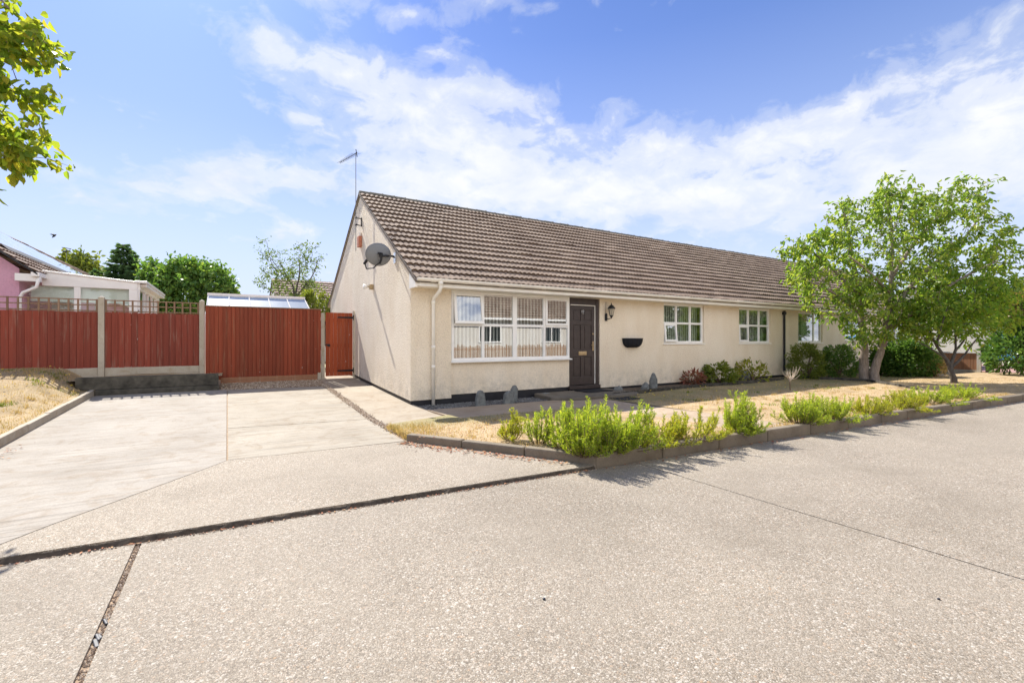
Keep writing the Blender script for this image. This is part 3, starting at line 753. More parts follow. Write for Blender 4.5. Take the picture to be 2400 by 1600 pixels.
# door
d = MB(); yd = YF+.05
d.box(DO[0], DO[0]+.06, yd, yd+.09, .26, 2.28); d.box(8.06, DO[1], yd-.02, yd+.09, .26, 2.44); d.box(DO[0], 8.06, yd-.005, yd+.09, 2.28, 2.44)
d.box(DO[0]-.03, 8.16, yd-.075, yd+.08, .175, .26)
D = d.build('door_frame', 'door_brown', B, bevel=.005)
ws = MB(); ws.box(8.035, 8.058, yd+.012, yd+.05, .275, 2.255); ws.box(DO[0]+.062, 8.058, yd+.010, yd+.05, 2.258, 2.278); ws.build('weather_strip', 'cream_upvc', D)
lf = MB(); lx0, lx1, lz0, lz1 = DO[0]+.064, 8.032, .272, 2.254; yl = yd+.02
W_ = lx1-lx0; st = .095; mid = (lx0+lx1)/2
lf.box(lx0, lx1, yl+.018, yl+.045, lz0, lz1)
rails = [(lz0, lz0+.20), (lz0+.70, lz0+.88), (lz0+1.50, lz0+1.60), (lz1-.10, lz1)]
for a, b in rails: lf.box(lx0+st, lx1-st, yl+.0015, yl+.019, a, b)
lf.box(lx0, lx0+st, yl, yl+.019, lz0, lz1); lf.box(lx1-st, lx1, yl, yl+.019, lz0, lz1)
for (a, b), (c, e) in zip(rails[:-1], rails[1:]):
    lf.box(mid-.055, mid+.055, yl+.001, yl+.0185, b, c)
    for xa, xb in ((lx0+st, mid-.055), (mid+.055, lx1-st)):
        lf.prism([(xa+.028, b+.028), (xb-.028, b+.028), (xb-.028, c-.028), (xa+.028, c-.028)], 'y', yl+.008, yl+.0185)
lf.build('door_leaf', 'door_brown', D, bevel=.004)
lb = MB(); zc = lz0+.79; lb.box(mid-.13, mid+.13, yl-.012, yl+.004, zc-.05, zc+.045); lb.box(mid-.10, mid+.10, yl-.02, yl-.011, zc-.025, zc+.02); lb.build('letterbox', 'brass', D, bevel=.004)
hn = MB(); hn.box(lx1-.07, lx1-.035, yl-.012, yl+.003, 1.12, 1.36); hn.tube([(lx1-.053, yl-.01, 1.27), (lx1-.053, yl-.05, 1.27), (lx1-.15, yl-.055, 1.265)], .009, 8); hn.build('door_handle', 'brass', D); hn = MB(); hn.lathe((lx1-.053, yl-.0, 1.55), [(.0, -.016), (.022, -.014), (.024, .0)], 10, 'y'); hn.build('door_lock', 'brass', D)
nb = MB(); nz = 2.10; r_ = .008
nb.tube([(mid-.035, yl-.006, nz+.03), (mid-.022, yl-.006, nz+.045), (mid-.022, yl-.006, nz-.045)], r_, 6)
nb.tube([(mid-.0, yl-.006, nz+.025), (mid+.008, yl-.006, nz+.04), (mid+.022, yl-.006, nz+.045), (mid+.036, yl-.006, nz+.038), (mid+.04, yl-.006, nz+.02), (mid+.03, yl-.006, nz), (mid+.002, yl-.006, nz-.045), (mid+.044, yl-.006, nz-.045)], r_, 6)
nb.build('house_number', 'aluminium', D, smooth=True)

# ------------------------------------------------------------------ the attached neighbour
NB = thing('neighbour_bungalow', (XP, YF, .18), 'attached cream bungalow half hidden behind the big leafy tree', 'house')
W4 = (17.74, 19.5, 1.30, 2.42); W5 = (21.3, 23.0, 1.38, 2.42); W6 = (25.4, 27.2, 1.3, 2.42)
w = MB(); facade(w, XP, XE, .17, 2.62, YF+.004, [W4, W5, W6])
w.add([(XE, 9.0, .1), (XE, 17.4, .1), (XE, 17.4, 2.72), (XE, RY, RZ-.12), (XE, 9.0, 2.72)], [(0, 1, 2, 3, 4)])
w.add([(XP, 17.4, .1), (XE, 17.4, .1), (XE, 17.4, 2.7), (XP, 17.4, 2.7)], [(0, 1, 2, 3)])
w.build('wall', 'roughcast', NB, recalc=False)
p = MB(); p.add([(XP, YF+.014, -.02), (XE, YF+.014, -.02), (XE, YF+.014, .18), (XP, YF+.014, .18)], [(0, 1, 2, 3)]); p.build('plinth', 'plinth_black', NB, recalc=False)
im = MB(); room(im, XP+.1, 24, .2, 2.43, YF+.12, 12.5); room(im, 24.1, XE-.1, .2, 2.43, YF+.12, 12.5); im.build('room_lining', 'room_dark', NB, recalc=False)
rf = MB(); tile_roof(rf, (XP, EYF, EZ), (1, 0, 0), Vf, XE-XP+.03, sl, 17, res=4)
tile_roof(rf, (XP, EYB, EZB), (1, 0, 0), (0, RY-EYB, RZ-EZB), XE-XP+.03, slb, 14, res=2)
NR = rf.build('roof', 'roof_tile', NB, recalc=False)
u_ = MB(); under(u_, XP, XE+.02); u_.build('roof_deck', 'tile_solid', NR)
rd = MB(); ridge(rd, XP, XE+.03, RY, RZ+.01); rd.build('ridge_tiles', 'ridge_tile', NR, bevel=.006)
f = MB(); f.box(XP, XE, EYF+.06, EYF+.085, 2.445, 2.57); f.box(XP, XE, EYF+.086, YF+.03, 2.445, 2.46); f.build('fascia', 'cream_upvc', NB)
gutter(NB, XP, XE, EYF, 2.60, 'cream_upvc', [18, 20, 22, 24, 26, 28], cap0=False, cap1=True)
window(NB, *W4, YF+.05, cols=(18.95,), rows=(), blind='blind_green', blind_tilt=.3)
window(NB, *W5, YF+.05, cols=(22.1,), rows=(), blind=None)
window(NB, *W6, YF+.05, cols=(26.3,), rows=(), blind=None)

# ------------------------------------------------------------------ fixings on the cream bungalow
# satellite dish: oval reflector facing away from the gable towards -X, arm to a wall bracket
cx, cy, cz = onX(890, 597, XG-.40)
T = thing('satellite_dish', (cx, cy, cz), 'oval dark grey satellite dish bracketed to the cream gable', 'satellite dish')
Rz = Matrix.Rotation(math.radians(8), 3, 'Z') @ Matrix.Rotation(math.radians(12), 3, 'X')
def disp(p): return Rz @ Vector(p)+Vector((cx, cy, cz))      # local +Y is where the dish points
dm = MB(); A, Bh = .285, .24; rings = 7; seg = 36; vs = [disp((0, 0, 0))]; fs = []
for i in range(1, rings+1):
    r = i/rings
    for k in range(seg):
        a = 2*PI*k/seg; vs.append(disp((A*r*math.cos(a), .07*r*r, Bh*r*math.sin(a))))
for k in range(seg): fs.append((0, 1+k, 1+(k+1) % seg))
for i in range(rings-1):
    for k in range(seg): fs.append((1+i*seg+k, 1+(i+1)*seg+k, 1+(i+1)*seg+(k+1) % seg, 1+i*seg+(k+1) % seg))
dm.add(vs, fs); dd = dm.build('reflector', 'dark_grey_mesh', T, smooth=True); sm = dd.modifiers.new('thick', 'SOLIDIFY'); sm.thickness = .008
dm = MB(); dm.tube([disp((-.0, -.02, -.16)), disp((-.10, .03, -.29)), disp((-.14, .30, -.33)), disp((-.14, .42, -.22))], .013, 8); dm.build('feed_arm', 'black_iron', T)
dm = MB(); dm.tube([disp((-.14, .44, -.24)), disp((-.11, .36, -.14))], .03, 10); dm.build('receiver_head', 'black_iron', T)
wx_, wy_, wz_ = onX(927, 603, XG)
dm = MB(); dm.tube([disp((-.02, -.03, -.02)), disp((.08, -.06, -.01)), (XG-.08, wy_, wz_+.02), (XG-.012, wy_, wz_)], .024, 8); dm.tube([disp((.02, -.045, .0)), disp((.02, -.05, -.10)), disp((.0, -.03, -.19))], .022, 8); dm.tube([disp((-.06, -.03, .03)), disp((.04, -.05, .03))], .02, 6)
dm.build('mount_arm', 'black_iron', T)
dm = MB(); dm.box(XG-.025, XG-.002, wy_-.07, wy_+.07, wz_-.13, wz_+.10); dm.build('wall_bracket', 'aluminium', T)
# aerial
ax, ay, _ = onX(834, 500, XG-.16); zt = onX(834, 358, XG-.16)[2]; zb = onX(834, 588, XG-.16)[2]
T = thing('television_aerial', (ax, ay, zb), 'thin rooftop aerial on a tall mast beside the gable peak', 'aerial')
t = MB(); t.tube([(ax, ay, zb), (ax, ay, zt)], .009, 8); t.build('mast', 'dark_grey_mesh', T)
t = MB(); e = Vector(onX(797, 381, XG-.75)); s0 = Vector((ax, ay, zt-.02)); e = s0+(e-s0)*1.0
t.tube([s0-(e-s0)*.12, e], .006, 6)
dv = (e-s0).normalized(); sd = dv.cross(Vector((0, 0, 1))).normalized(); upv = sd.cross(dv)
for k in range(11):
    q = s0+(e-s0)*(k/10.0); L = .14-.006*k; t.tube([q-sd*L, q+sd*L], .003, 5); t.tube([q-upv*.03, q+upv*.03], .004, 5)
t.tube([s0-upv*.10-dv*.06, s0+upv*.10-dv*.06], .010, 5); t.build('antenna', 'black_iron', T)
t = MB()
for v in (511, 527):
    z = onX(834, v, XG-.16)[2]; t.tube([(ax-.02, ay, z), (XG, ay, z)], .014, 6); t.tube([(ax, ay-.10, z), (ax, ay+.05, z)], .016, 6)
t.tube([(XG-.012, ay, onX(834, 511, XG-.16)[2]+.03), (XG-.012, ay, onX(834, 527, XG-.16)[2]-.03)], .016, 6)
t.build('wall_bracket', 'black_iron', T)
# alarm box
q = onX(843, 567, XG-.04)
T = thing('alarm_box', (XG, q[1], q[2]), 'small terracotta box fixed to the gable above the dish', 'wall box')
t = MB(); t.box(XG-.09, XG, q[1]-.10, q[1]+.10, q[2]-.14, q[2]+.15); t.build('casing', 'terracotta_box', T, bevel=.012)
t = MB(); t.tube([(XG-.03, q[1], q[2]+.15), (XG-.03, q[1]-.03, q[2]+.26)], .03, 8); t.build('cable_boot', 'white_upvc', T)
# security light
q = onX(870, 672, XG-.05)
T = thing('wall_light', (XG, q[1], q[2]), 'small cream floodlight low on the cream gable wall', 'wall light')
t = MB(); t.box(XG-.10, XG, q[1]-.05, q[1]+.05, q[2]-.07, q[2]+.06); t.tube([(XG-.08, q[1], q[2]), (XG-.16, q[1]+.03, q[2]+.01)], .02, 8); t.build('bracket', 'brass', T, bevel=.008)
t = MB(); t.lathe((XG-.19, q[1]+.04, q[2]+.0), [(.02, .07), (.05, .03), (.06, -.04), (.0, -.05)], 12, 'x'); t.build('lamp_head', 'white_upvc', T, smooth=True)
# lantern
q = onY(1421, 741, YF-.02); qx, qz = q[0], q[2]
T = thing('wall_lantern', (qx, YF, qz), 'black carriage lantern on the wall right of the dark door', 'lantern')
t = MB(); t.prism([(qx-.04, qz-.14), (qx+.04, qz-.14), (qx+.045, qz-.1), (qx+.045, qz+.06), (qx, qz+.10), (qx-.045, qz+.06), (qx-.045, qz-.1)], 'y', YF-.03, YF); t.tube([(qx, YF-.02, qz-.06), (qx+.02, YF-.09, qz-.085), (qx+.05, YF-.17, qz-.06), (qx+.05, YF-.19, qz+.0)], .014, 8); t.build('wall_bracket', 'black_iron', T, bevel=.006)
lx, ly, lz = qx+.05, YF-.19, qz+.02
t = MB(); t.lathe((lx, ly, lz), [(.008, -.10), (.018, -.06), (.05, -.03), (.055, 0.0)], 6); t.build('base_cup', 'black_iron', T)
t = MB(); t.lathe((lx, ly, lz), [(.05, .0), (.088, .20)], 6); t.build('lamp_glass', 'lantern_glass', T)
t = MB()
for k in range(6):
    a = 2*PI*k/6; t.tube([(lx+.053*math.cos(a), ly+.053*math.sin(a), lz), (lx+.091*math.cos(a), ly+.091*math.sin(a), lz+.20)], .006, 5)
t.build('cage', 'black_iron', T)
t = MB(); t.lathe((lx, ly, lz), [(.115, .195), (.118, .205), (.10, .235), (.075, .275), (.045, .30), (.018, .315), (.010, .34), (.016, .355), (.004, .375)], 14); t.build('lamp_roof', 'black_iron', T, smooth=True); T.scale = (.86, .86, .86)
t = MB(); t.tube([(qx-.01, YF-.008, qz+.09), (qx+.0, YF-.008, 2.44)], .005, 5); t.build('cable', 'dark_timber', T)
# half-round trough planter
q0 = onY(1458, 793, YF-.01); q1 = onY(1503, 793, YF-.01); x0, x1, zt = q0[0], q1[0], q0[2]; zbm = zt-.235
T = thing('wall_planter', ((x0+x1)/2, YF, zbm), 'black half round trough planter on the wall right of the lantern', 'planter')
t = MB(); nseg = 14; vs = []; fs = []
mx_ = (x0+x1)/2; hw = (x1-x0)/2
for j in range(6):
    f_ = j/5; zz = zt-.01-(zt-zbm)*math.sin(f_*PI/2)
    sc_ = math.cos(f_*PI/2)**.5 if j < 5 else .12
    for k in range(nseg+1):
        a = PI*k/nseg; vs.append((mx_-hw*max(.62 if j < 5 else .5, sc_*1.0)*math.cos(a) if j else mx_-hw*math.cos(a), YF-.012-.20*sc_*math.sin(a), zz))
for j in range(5):
    for k in range(nseg): fs.append((j*(nseg+1)+k, j*(nseg+1)+k+1, (j+1)*(nseg+1)+k+1, (j+1)*(nseg+1)+k))
t.add(vs, fs); t.build('liner', 'rubber_mat', T, smooth=True)
t = MB()
t.tube([(mx_-(hw+.01)*math.cos(PI*k/16), YF-.012-.205*math.sin(PI*k/16), zt) for k in range(17)], .008, 6); t.tube([(x0, YF-.012, zt), (x1, YF-.012, zt)], .008, 6)
for k in range(1, 8):
    a = PI*k/8; pts_ = []
    for j in range(6):
        f_ = j/5; sc_ = max(.12, math.cos(f_*PI/2)**.5); pts_.append((mx_-hw*max(.62, sc_)*math.cos(a) if j else mx_-hw*math.cos(a), YF-.012-.207*sc_*math.sin(a), zt-(zt-zbm)*math.sin(f_*PI/2)))
    t.tube(pts_, .005, 5)
t.build('wire_frame', 'black_iron', T)

# ------------------------------------------------------------------ fences on the left
YP = 13.77
FN = thing('trellis_topped_fence', (-2.42, YP, .57), 'weathered red boarded fence with trellis top and concrete posts', 'fence')
posts = [-8.06, -6.18, -4.30, -2.415, -.53]
for x in posts:
    t = MB(); z = .3; zt = 2.35
    t.box(x-.055, x+.055, YP-.055, YP+.055, z, zt); t.add([(x-.055, YP-.055, zt), (x+.055, YP-.055, zt), (x+.055, YP+.055, zt), (x-.055, YP+.055, zt), (x, YP, zt+.045)], [(0, 1, 4), (1, 2, 4), (2, 3, 4), (3, 0, 4)])
    t.build('post', 'post_concrete', FN, bevel=.008)
for a, b in zip(posts[:-1], posts[1:]):
    a += .058; b -= .058; n = 15; t = MB(); bw = (b-a)/n
    for k in range(n):
        x = a+k*bw; j = random.uniform(-.006, .006)
        t.prism([(x+.0, YP-.016), (x+bw-.007, YP-.004), (x+bw-.007, YP+.008), (x+.0, YP+.004)], 'z', .765+j, 2.03+random.uniform(-.012, .006))
    t.box(a, b, YP+.012, YP+.05, 1.0, 1.07); t.box(a, b, YP+.012, YP+.05, 1.8, 1.87); t.box(a, b, YP+.009, YP+.011, .78, 2.0)
    t.build('panel', 'red_fence', FN)
    t = MB(); t.box(a-.0, b+.0, YP-.022, YP+.022, .44, .60); t.box(a, b, YP-.020, YP+.024, .604, .765); t.build('gravel_board', 'post_concrete', FN, bevel=.006)
    t = MB()
    for z in (2.05, 2.175, 2.295): t.box(a, b, YP+.001, YP+.021, z-.012, z+.012)
    nn = 12
    for k in range(nn):
        x = a+.02+(b-a-.04)*k/(nn-1); t.box(x-.017, x+.017, YP-.021, YP-.001, 2.02, 2.31)
    t.build('trellis', 'trellis_wood', FN, bevel=.002)
BF = thing('closeboard_fence', (-.46, YP-.06, .3), 'wide red brown boarded fence panel with a flat top beside the gate', 'fence')
t = MB(); a, b = -.455, 2.205; n = 29; bw = (b-a)/n
for k in range(n):
    x = a+k*bw; t.prism([(x, YP-.088), (x+bw-.006, YP-.074), (x+bw-.006, YP-.062), (x, YP-.068)], 'z', .45 if x > -.1 else .40, 2.225+random.uniform(-.003, .003))
t.box(a, b, YP-.0605, YP-.054, .46, 2.224); t.box(a, b, YP-.053, YP-.02, .7, .78); t.box(a, b, YP-.053, YP-.02, 1.9, 1.98)
t.build('boards', 'red_fence_fresh', BF)
t = MB(); t.box(a-.005, b+.005, YP-.095, YP-.03, 2.226, 2.25); t.build('capping', 'trellis_wood', BF)
t = MB(); t.box(-.14, b, YP-.09, YP-.05, .385, .452); t.box(-.14, b-.09, YP-.092, YP-.052, .27, .38); t.build('gravel_board', 'brown_fence', BF)
t = MB(); t.box(b-.085, b+.005, YP-.112, YP-.093, .22, .50); t.build('post_shoe', 'post_concrete', BF)
GP = tag(MB().box(2.222, 2.305, YP-.07, YP+.01, .2, 2.14).build('gate_post', 'post_concrete', origin=(2.26, YP, .3), bevel=.008), 'slim pale concrete post between boarded panel and gate', 'post')
GT = thing('garden_gate', (2.33, YP, .38), 'bright red boarded side gate against the cream gable wall', 'gate')
t = MB(); a, b = 2.33, 3.055; n = 7; bw = (b-a)/n
for k in range(n): t.box(a+k*bw+.002, a+(k+1)*bw-.002, YP-.055, YP-.035+random.uniform(0, .003), .385, 2.16)
for z in (.55, 1.25, 1.95): t.box(a, b, YP-.03, YP+.005, z-.05, z+.05)
t.build('boards', 'gate_red', GT, bevel=.003)
for z in (.53, 2.03):
    t = MB(); t.prism([(b-.42, z+.0), (b-.40, z+.018), (b-.05, z+.026), (b+.03, z+.03), (b+.03, z-.03), (b-.05, z-.026), (b-.40, z-.018)], 'y', YP-.066, YP-.057); t.tube([(b+.02, YP-.06, z-.07), (b+.02, YP-.06, z+.07)], .014, 8); t.build('hinge', 'black_iron', GT)
t = MB(); t.box(a-.05, a+.10, YP-.068, YP-.057, 1.25, 1.28); t.lathe((a+.08, YP-.07, 1.25), [(.012, -.01), (.04, -.008), (.04, .004), (.012, .006)], 12, 'y'); t.build('latch', 'black_iron', GT)
tag(MB().box(3.07, 3.112, YP-.06, YP+.0, .33, 2.22).build('hinge_post', 'post_concrete', origin=(3.09, YP, .33)), 'narrow grey post carrying the gate hinges at the gable', 'post')
# sleepers
tag(MB().box(-2.30, -.15, 12.46, 12.66, .18, .372).build('railway_sleeper', 'sleeper_wood', origin=(-1.2, 12.5, .2), bevel=.012), 'lower dark timber sleeper lying at the back of the drive', 'sleeper', 'sleepers edging the bank')
tag(MB().box(-2.60, -.17, 12.51, 12.63, .374, .635).build('railway_sleeper', 'sleeper_wood', origin=(-1.3, 12.55, .38), bevel=.012), 'upper mossy timber sleeper stacked on the lower one', 'sleeper', 'sleepers edging the bank')

# ------------------------------------------------------------------ doorstep, stones
z = .085
ds = MB(); ds.prism([(6.0, 8.18), (6.35, 7.86), (8.2, 7.72), (8.35, 7.9), (8.35, 8.98), (6.1, 8.98)], 'z', .04, .155)
tag(ds.build('doorstep', 'door_step', origin=(7.2, 8.4, .04), bevel=.02), 'worn dark concrete step in front of the brown door', 'doorstep')
tag(MB().box(7.2, 8.0, 8.35, 8.85, .157, .175).build('doormat', 'rubber_mat', origin=(7.6, 8.6, .157), bevel=.006), 'black rubber mat on top of the doorstep', 'doormat', 'door mats')
tag(MB().box(7.25, 7.85, 7.25, 7.70, .088, .104).build('doormat', 'rubber_mat', origin=(7.55, 7.5, .088), bevel=.006), 'black mat on the path below the doorstep', 'doormat', 'door mats')
def stone(u, v, w, h, d, label, lean=0, pointed=.5, rot=0, zb=.07):
    w *= 1.35; x, y = G(u, v, zb); y = min(y, 8.86); rs = random.Random(int(u))
    mb = MB(); w /= 1.35 if h < .3 and pointed > .5 else 1.12
    if h < .3 and pointed > .5:            # squat angular rock
        bm = bmesh.new(); bmesh.ops.create_icosphere(bm, subdivisions=2, radius=1)
        for v in bm.verts:
            k = rs.uniform(.78, 1.12); c_ = v.co; c_ = Vector((c_.x*w/2*k, c_.y*d/2*k, 0))+Vector((0, 0, (c_.z*.5+.5)*h*rs.uniform(.9, 1.08)))
            if v.co.z > .1: c_.x *= 1-.55*v.co.z; c_.x += .15*w*v.co.z
            v.co = c_+Vector((x, y, zb-.02))
        bm.verts.index_update(); mb.add([tuple(v.co) for v in bm.verts], [tuple(v.index for v in f.verts) for f in bm.faces]); bm.free()
    else:                                  # upright slab with a broken outline
        out = [(-.5, 0), (.5, 0), (.53, .3), (.48, .6), (.44, .78), (.26, .95), (.02, 1.0), (-.22, .96), (-.42, .80), (-.50, .5), (-.52, .25)] if pointed < .9 else [(-.46, 0), (.5, 0), (.52, .35), (.50, .62), (.30, .82), (.06, 1.0), (-.10, .96), (-.36, .72), (-.5, .55), (-.5, .25)]
        out = [(x+(a+rs.uniform(-.03, .03))*w+lean*b*h, zb-.02+b*h*1.02) for a, b in out]; nn = len(out)
        cxm = sum(o[0] for o in out)/nn; czm = sum(o[1] for o in out)/nn; vs = []
        for yy_, sc_ in ((y-d/2, .86), (y-d*.25, 1.0), (y+d*.3, 1.0), (y+d/2, .88)):
            vs += [(cxm+(a-cxm)*sc_+rs.uniform(-.006, .006), yy_+rs.uniform(-.012, .012), czm+(b-czm)*sc_ if b > zb+.02 else b) for a, b in out]
        fs = [tuple(range(nn)), tuple(reversed(range(3*nn, 4*nn)))]
        for q in range(3):
            for k in range(nn): fs.append((q*nn+k, q*nn+(k+1) % nn, (q+1)*nn+(k+1) % nn, (q+1)*nn+k))
        mb.add(vs, fs)
    return tag(mb.build('slate_stone', 'slate_stone', origin=(x, y, zb)), label, 'stone', 'slate stones by the front wall')
stone(1126, 951, .17, .33, .09, 'rounded upright slate stone standing under the big window', pointed=.3)
stone(1193, 947, .19, .29, .09, 'broad slate stone in front of a darker leaning slab', pointed=.4)
stone(1203, 940, .15, .36, .06, 'dark leaning slate slab behind the broad stone', lean=.1, pointed=.35)
stone(1280, 930, .2, .12, .12, 'small grey slate lump beside the doorstep', pointed=.4)
stone(1449, 921, .28, .22, .16, 'low pale rock just right of the doorstep', pointed=.6)
stone(1511, 916, .28, .25, .16, 'squat pyramid slate stone left of the tall pointed one', pointed=.75)
stone(1531, 913, .20, .46, .09, 'tallest pointed slate stone against the front wall', pointed=.95)
stone(1747, 893, .34, .36, .14, 'wide slate stone among the yellow leaved plant', pointed=.55)
for (u, v, r_, lab) in ((1275, 1404, .009, 'tiny black stone lying alone in the middle of the road'), (2200, 1404, .008, 'tiny dark stone on the road at the right')):
    x, y = G(u, v, 0); mb = MB(); mb.lathe((x, y, 0), [(r_*.6, -.004), (r_, r_*.35), (r_*.9, r_*.8), (r_*.4, r_*1.15)], 7); tag(mb.build('pebble', 'tarmac_bits', origin=(x, y, 0), smooth=True), lab, 'stone')
# flower bed and edging
be = [G(u, v, .1) for u, v in ((1437, 928), (1520, 918), (1601, 910), (1733, 899), (1838, 889.5))]
sheet('flower_bed', [(8.36, 8.97)]+[(x, min(y+.03, 8.9)) for x, y in be]+[(be[-1][0], 8.97)], lambda x, y: .115, 'soil', 0)
lr = MB()
for (ax_, ay_), (bx_, by_) in zip(be[:-1], be[1:]):
    L = math.hypot(bx_-ax_, by_-ay_); n = int(L/.055)
    for k in range(n):
        t_ = k/n; x, y = ax_+(bx_-ax_)*t_, ay_+(by_-ay_)*t_; h = random.uniform(.10, .125); lr.tube([(x, y, .05), (x, y, .06+h)], .027, 6)
tag(lr.build('log_edging', 'sleeper_wood', origin=(be[0][0], be[0][1], .08)), 'dark log roll edging between lawn and front flower bed', 'edging')
te = [G(u, v, .1) for u, v in ((1868, 886), (1960, 889.5), (2030, 893.5), (2090, 903), (2150, 916))]
tb = MB()
for (ax_, ay_), (bx_, by_) in zip(te[:-1], te[1:]):
    n = Vector((-(by_-ay_), bx_-ax_, 0)).normalized()*.025
    tb.add([(ax_-n.x, ay_-n.y, .06), (bx_-n.x, by_-n.y, .06), (bx_+n.x, by_+n.y, .06), (ax_+n.x, ay_+n.y, .06), (ax_-n.x, ay_-n.y, .175), (bx_-n.x, by_-n.y, .175), (bx_+n.x, by_+n.y, .175), (ax_+n.x, ay_+n.y, .175)], [(3, 2, 1, 0), (4, 5, 6, 7), (0, 1, 5, 4), (1, 2, 6, 5), (2, 3, 7, 6), (3, 0, 4, 7)])
tag(tb.build('timber_edging', 'sleeper_wood', origin=(te[2][0], te[2][1], .1)), 'low dark timber edging curving past the big tree trunk', 'edging')
# ------------------------------------------------------------------ plants
def unit(a): return a/np.maximum(1e-9, np.linalg.norm(a, axis=1))[:, None]
def leaf_arrays(P, D, S, aspect=.45, fold=.18, droop=.15):
    n = len(P); D = unit(D); R = unit(RNG.normal(size=(n, 3))+np.array([0, 0, .8]))
    side = unit(np.cross(D, R)); nor = unit(np.cross(side, D)); S = S[:, None]
    up = nor*S
    def pt(f_, w_): return P+D*S*f_+side*S*aspect*w_+up*(fold*abs(w_)*2-droop*f_*f_)
    V = np.stack([P, pt(.28, .44), pt(.65, .40), pt(1, 0), pt(.65, -.40), pt(.28, -.44), pt(.45, 0)], 1).reshape(-1, 3); i = np.arange(n)*7
    fs = [(0, 1, 6), (1, 2, 6), (2, 3, 6), (3, 4, 6), (4, 5, 6), (5, 0, 6)]
    return V, np.concatenate([np.stack([i+a for a in f], 1) for f in fs])
def leaf_object(name, mat, parent, P, D, S, **kw):
    V, Fq = leaf_arrays(P, D, S, **kw); V = V-np.array(ORG[parent.name])
    me = bpy.data.meshes.new(name); me.from_pydata(V.tolist(), [], Fq.tolist()); me.materials.append(M[mat])
    o = bpy.data.objects.new(name, me); COL.objects.link(o); o.parent = parent; ORG[o.name] = ORG[parent.name]; return o
def in_blobs(n, blobs, shell=.55):
    vol = np.array([b[1][0]*b[1][1]*b[1][2] for b in blobs]); vol = vol**.62; k = RNG.choice(len(blobs), n, p=vol/vol.sum())
    d = unit(RNG.normal(size=(n, 3))); r = (shell**3+(1-shell**3)*RNG.random(n))**(1/3)
    c = np.array([b[0] for b in blobs])[k]; R = np.array([b[1] for b in blobs])[k]
    return c+d*R*r[:, None], c
def bez(a, b, c, n=6): return [a*(1-t)**2+b*2*t*(1-t)+c*t*t for t in np.linspace(0, 1, n)]
def tree(name, loc, label, cat, limbs, blobs, twigs, per, size, mat, barkmat='cherry_bark', shell=.5, spread=.16, droop=.45, group=None, upward=.3, twig_r=.012, aspect=.45, clump=None):
    T = thing(name, loc, label, cat, group)
    tr = MB(); nodes = []; scale_out = 1.16
    for pts, r0, r1 in limbs:
        pts = [np.array(p, float) for p in pts]; fine = []
        for i in range(len(pts)-1):
            for t in np.linspace(0, 1, 5)[:-1]:
                p0 = pts[max(i-1, 0)]; p1 = pts[i]; p2 = pts[i+1]; p3 = pts[min(i+2, len(pts)-1)]
                fine.append(.5*((2*p1)+(-p0+p2)*t+(2*p0-5*p1+4*p2-p3)*t*t+(-p0+3*p1-3*p2+p3)*t**3))
        fine.append(pts[-1]); rs = [r0+(r1-r0)*(i/(len(fine)-1))**.8 for i in range(len(fine))]
        tr.tube([p+RNG.normal(0, .1, 3)*r for p, r in zip(fine, rs)], rs, 10)
        for p in fine[len(fine)//3:]: nodes.append(p)
    nodes = np.array(nodes); tips, cen = in_blobs(twigs, blobs, shell); k_ = RNG.random(twigs) < .12; tips[k_] = cen[k_]+(tips[k_]-cen[k_])*RNG.uniform(1.05, 1.35, (twigs, 1))[k_]
    bm_ = tr; order = np.argsort([np.min(np.linalg.norm(nodes-t, axis=1)) for t in tips]); P = []; D = []
    nodes = list(nodes)
    for ti in order:
        tip = tips[ti]; A = np.array(nodes); dd = np.linalg.norm(A-tip, axis=1)+np.maximum(0, A[:, 2]-tip[2])*1.2; a = A[np.argmin(dd)]
        L = np.linalg.norm(tip-a)
        if L < .05: continue
        midp = (a+tip)/2+np.array([0, 0, upward*L*.3])+RNG.normal(0, .07*L, 3)
        pl = bez(a, midp, tip, 6)
        if twig_r: bm_.tube(pl, [twig_r*(1.3 if L > 1 else 1)*(1-.75*i/5) for i in range(6)], 4, cap=False)
        for p in pl[2:5]: nodes.append(p)
        n = max(3, int(per*RNG.uniform(.6, 1.4))); tt = RNG.random(n)**.7*.75+.28; tt = np.minimum(tt, 1.0)
        pa = np.array(pl); idx = np.minimum((tt*5).astype(int), 4); fr = tt*5-idx
        pp = pa[idx]*(1-fr)[:, None]+pa[idx+1]*fr[:, None]; ax_ = unit((pa[idx+1]-pa[idx])+1e-6)
        dirs = ax_*.55+RNG.normal(0, .55, (n, 3))+np.array([0, 0, -droop])
        P.append(pp+RNG.normal(0, spread*.35, (n, 3))); D.append(dirs)
    tr.build('trunk', barkmat, T, smooth=True, recalc=False)
    P = np.concatenate(P); D = np.concatenate(D)
    leaf_object('crown', mat, T, P, D, size*RNG.uniform(.6, 1.25, len(P)), aspect=aspect)
    return T
def shrub(name, loc, label, cat, blobs, n, size, mat, group=None, core=True, aspect=.5, clumps=60, cs=.16, shell=.75, stems=6, extra=None):
    T = thing(name, loc, label, cat, group)
    c, cc = in_blobs(clumps, blobs, shell); k = RNG.choice(clumps, n); d = unit(RNG.normal(size=(n, 3)))
    P = c[k]+d*cs*RNG.random(n)[:, None]**.4
    out = unit(P-cc[k]+1e-4)
    leaf_object('foliage', mat, T, P, out*.8+d*.5+RNG.normal(0, .4, (n, 3))+np.array([0, 0, .1]), size*RNG.uniform(.6, 1.3, n), aspect=aspect)
    st = MB(); base = np.array(loc)
    for i in range(min(stems, clumps)):
        p = c[i]; st.tube(bez(base+RNG.normal(0, .04, 3)*np.array([1, 1, 0]), (base+p)/2+np.array([0, 0, .1]), p, 6), [.02*(1-.7*j/5) for j in range(6)], 5)
    st.build('stems', 'stem_brown', T, recalc=False)
    return T

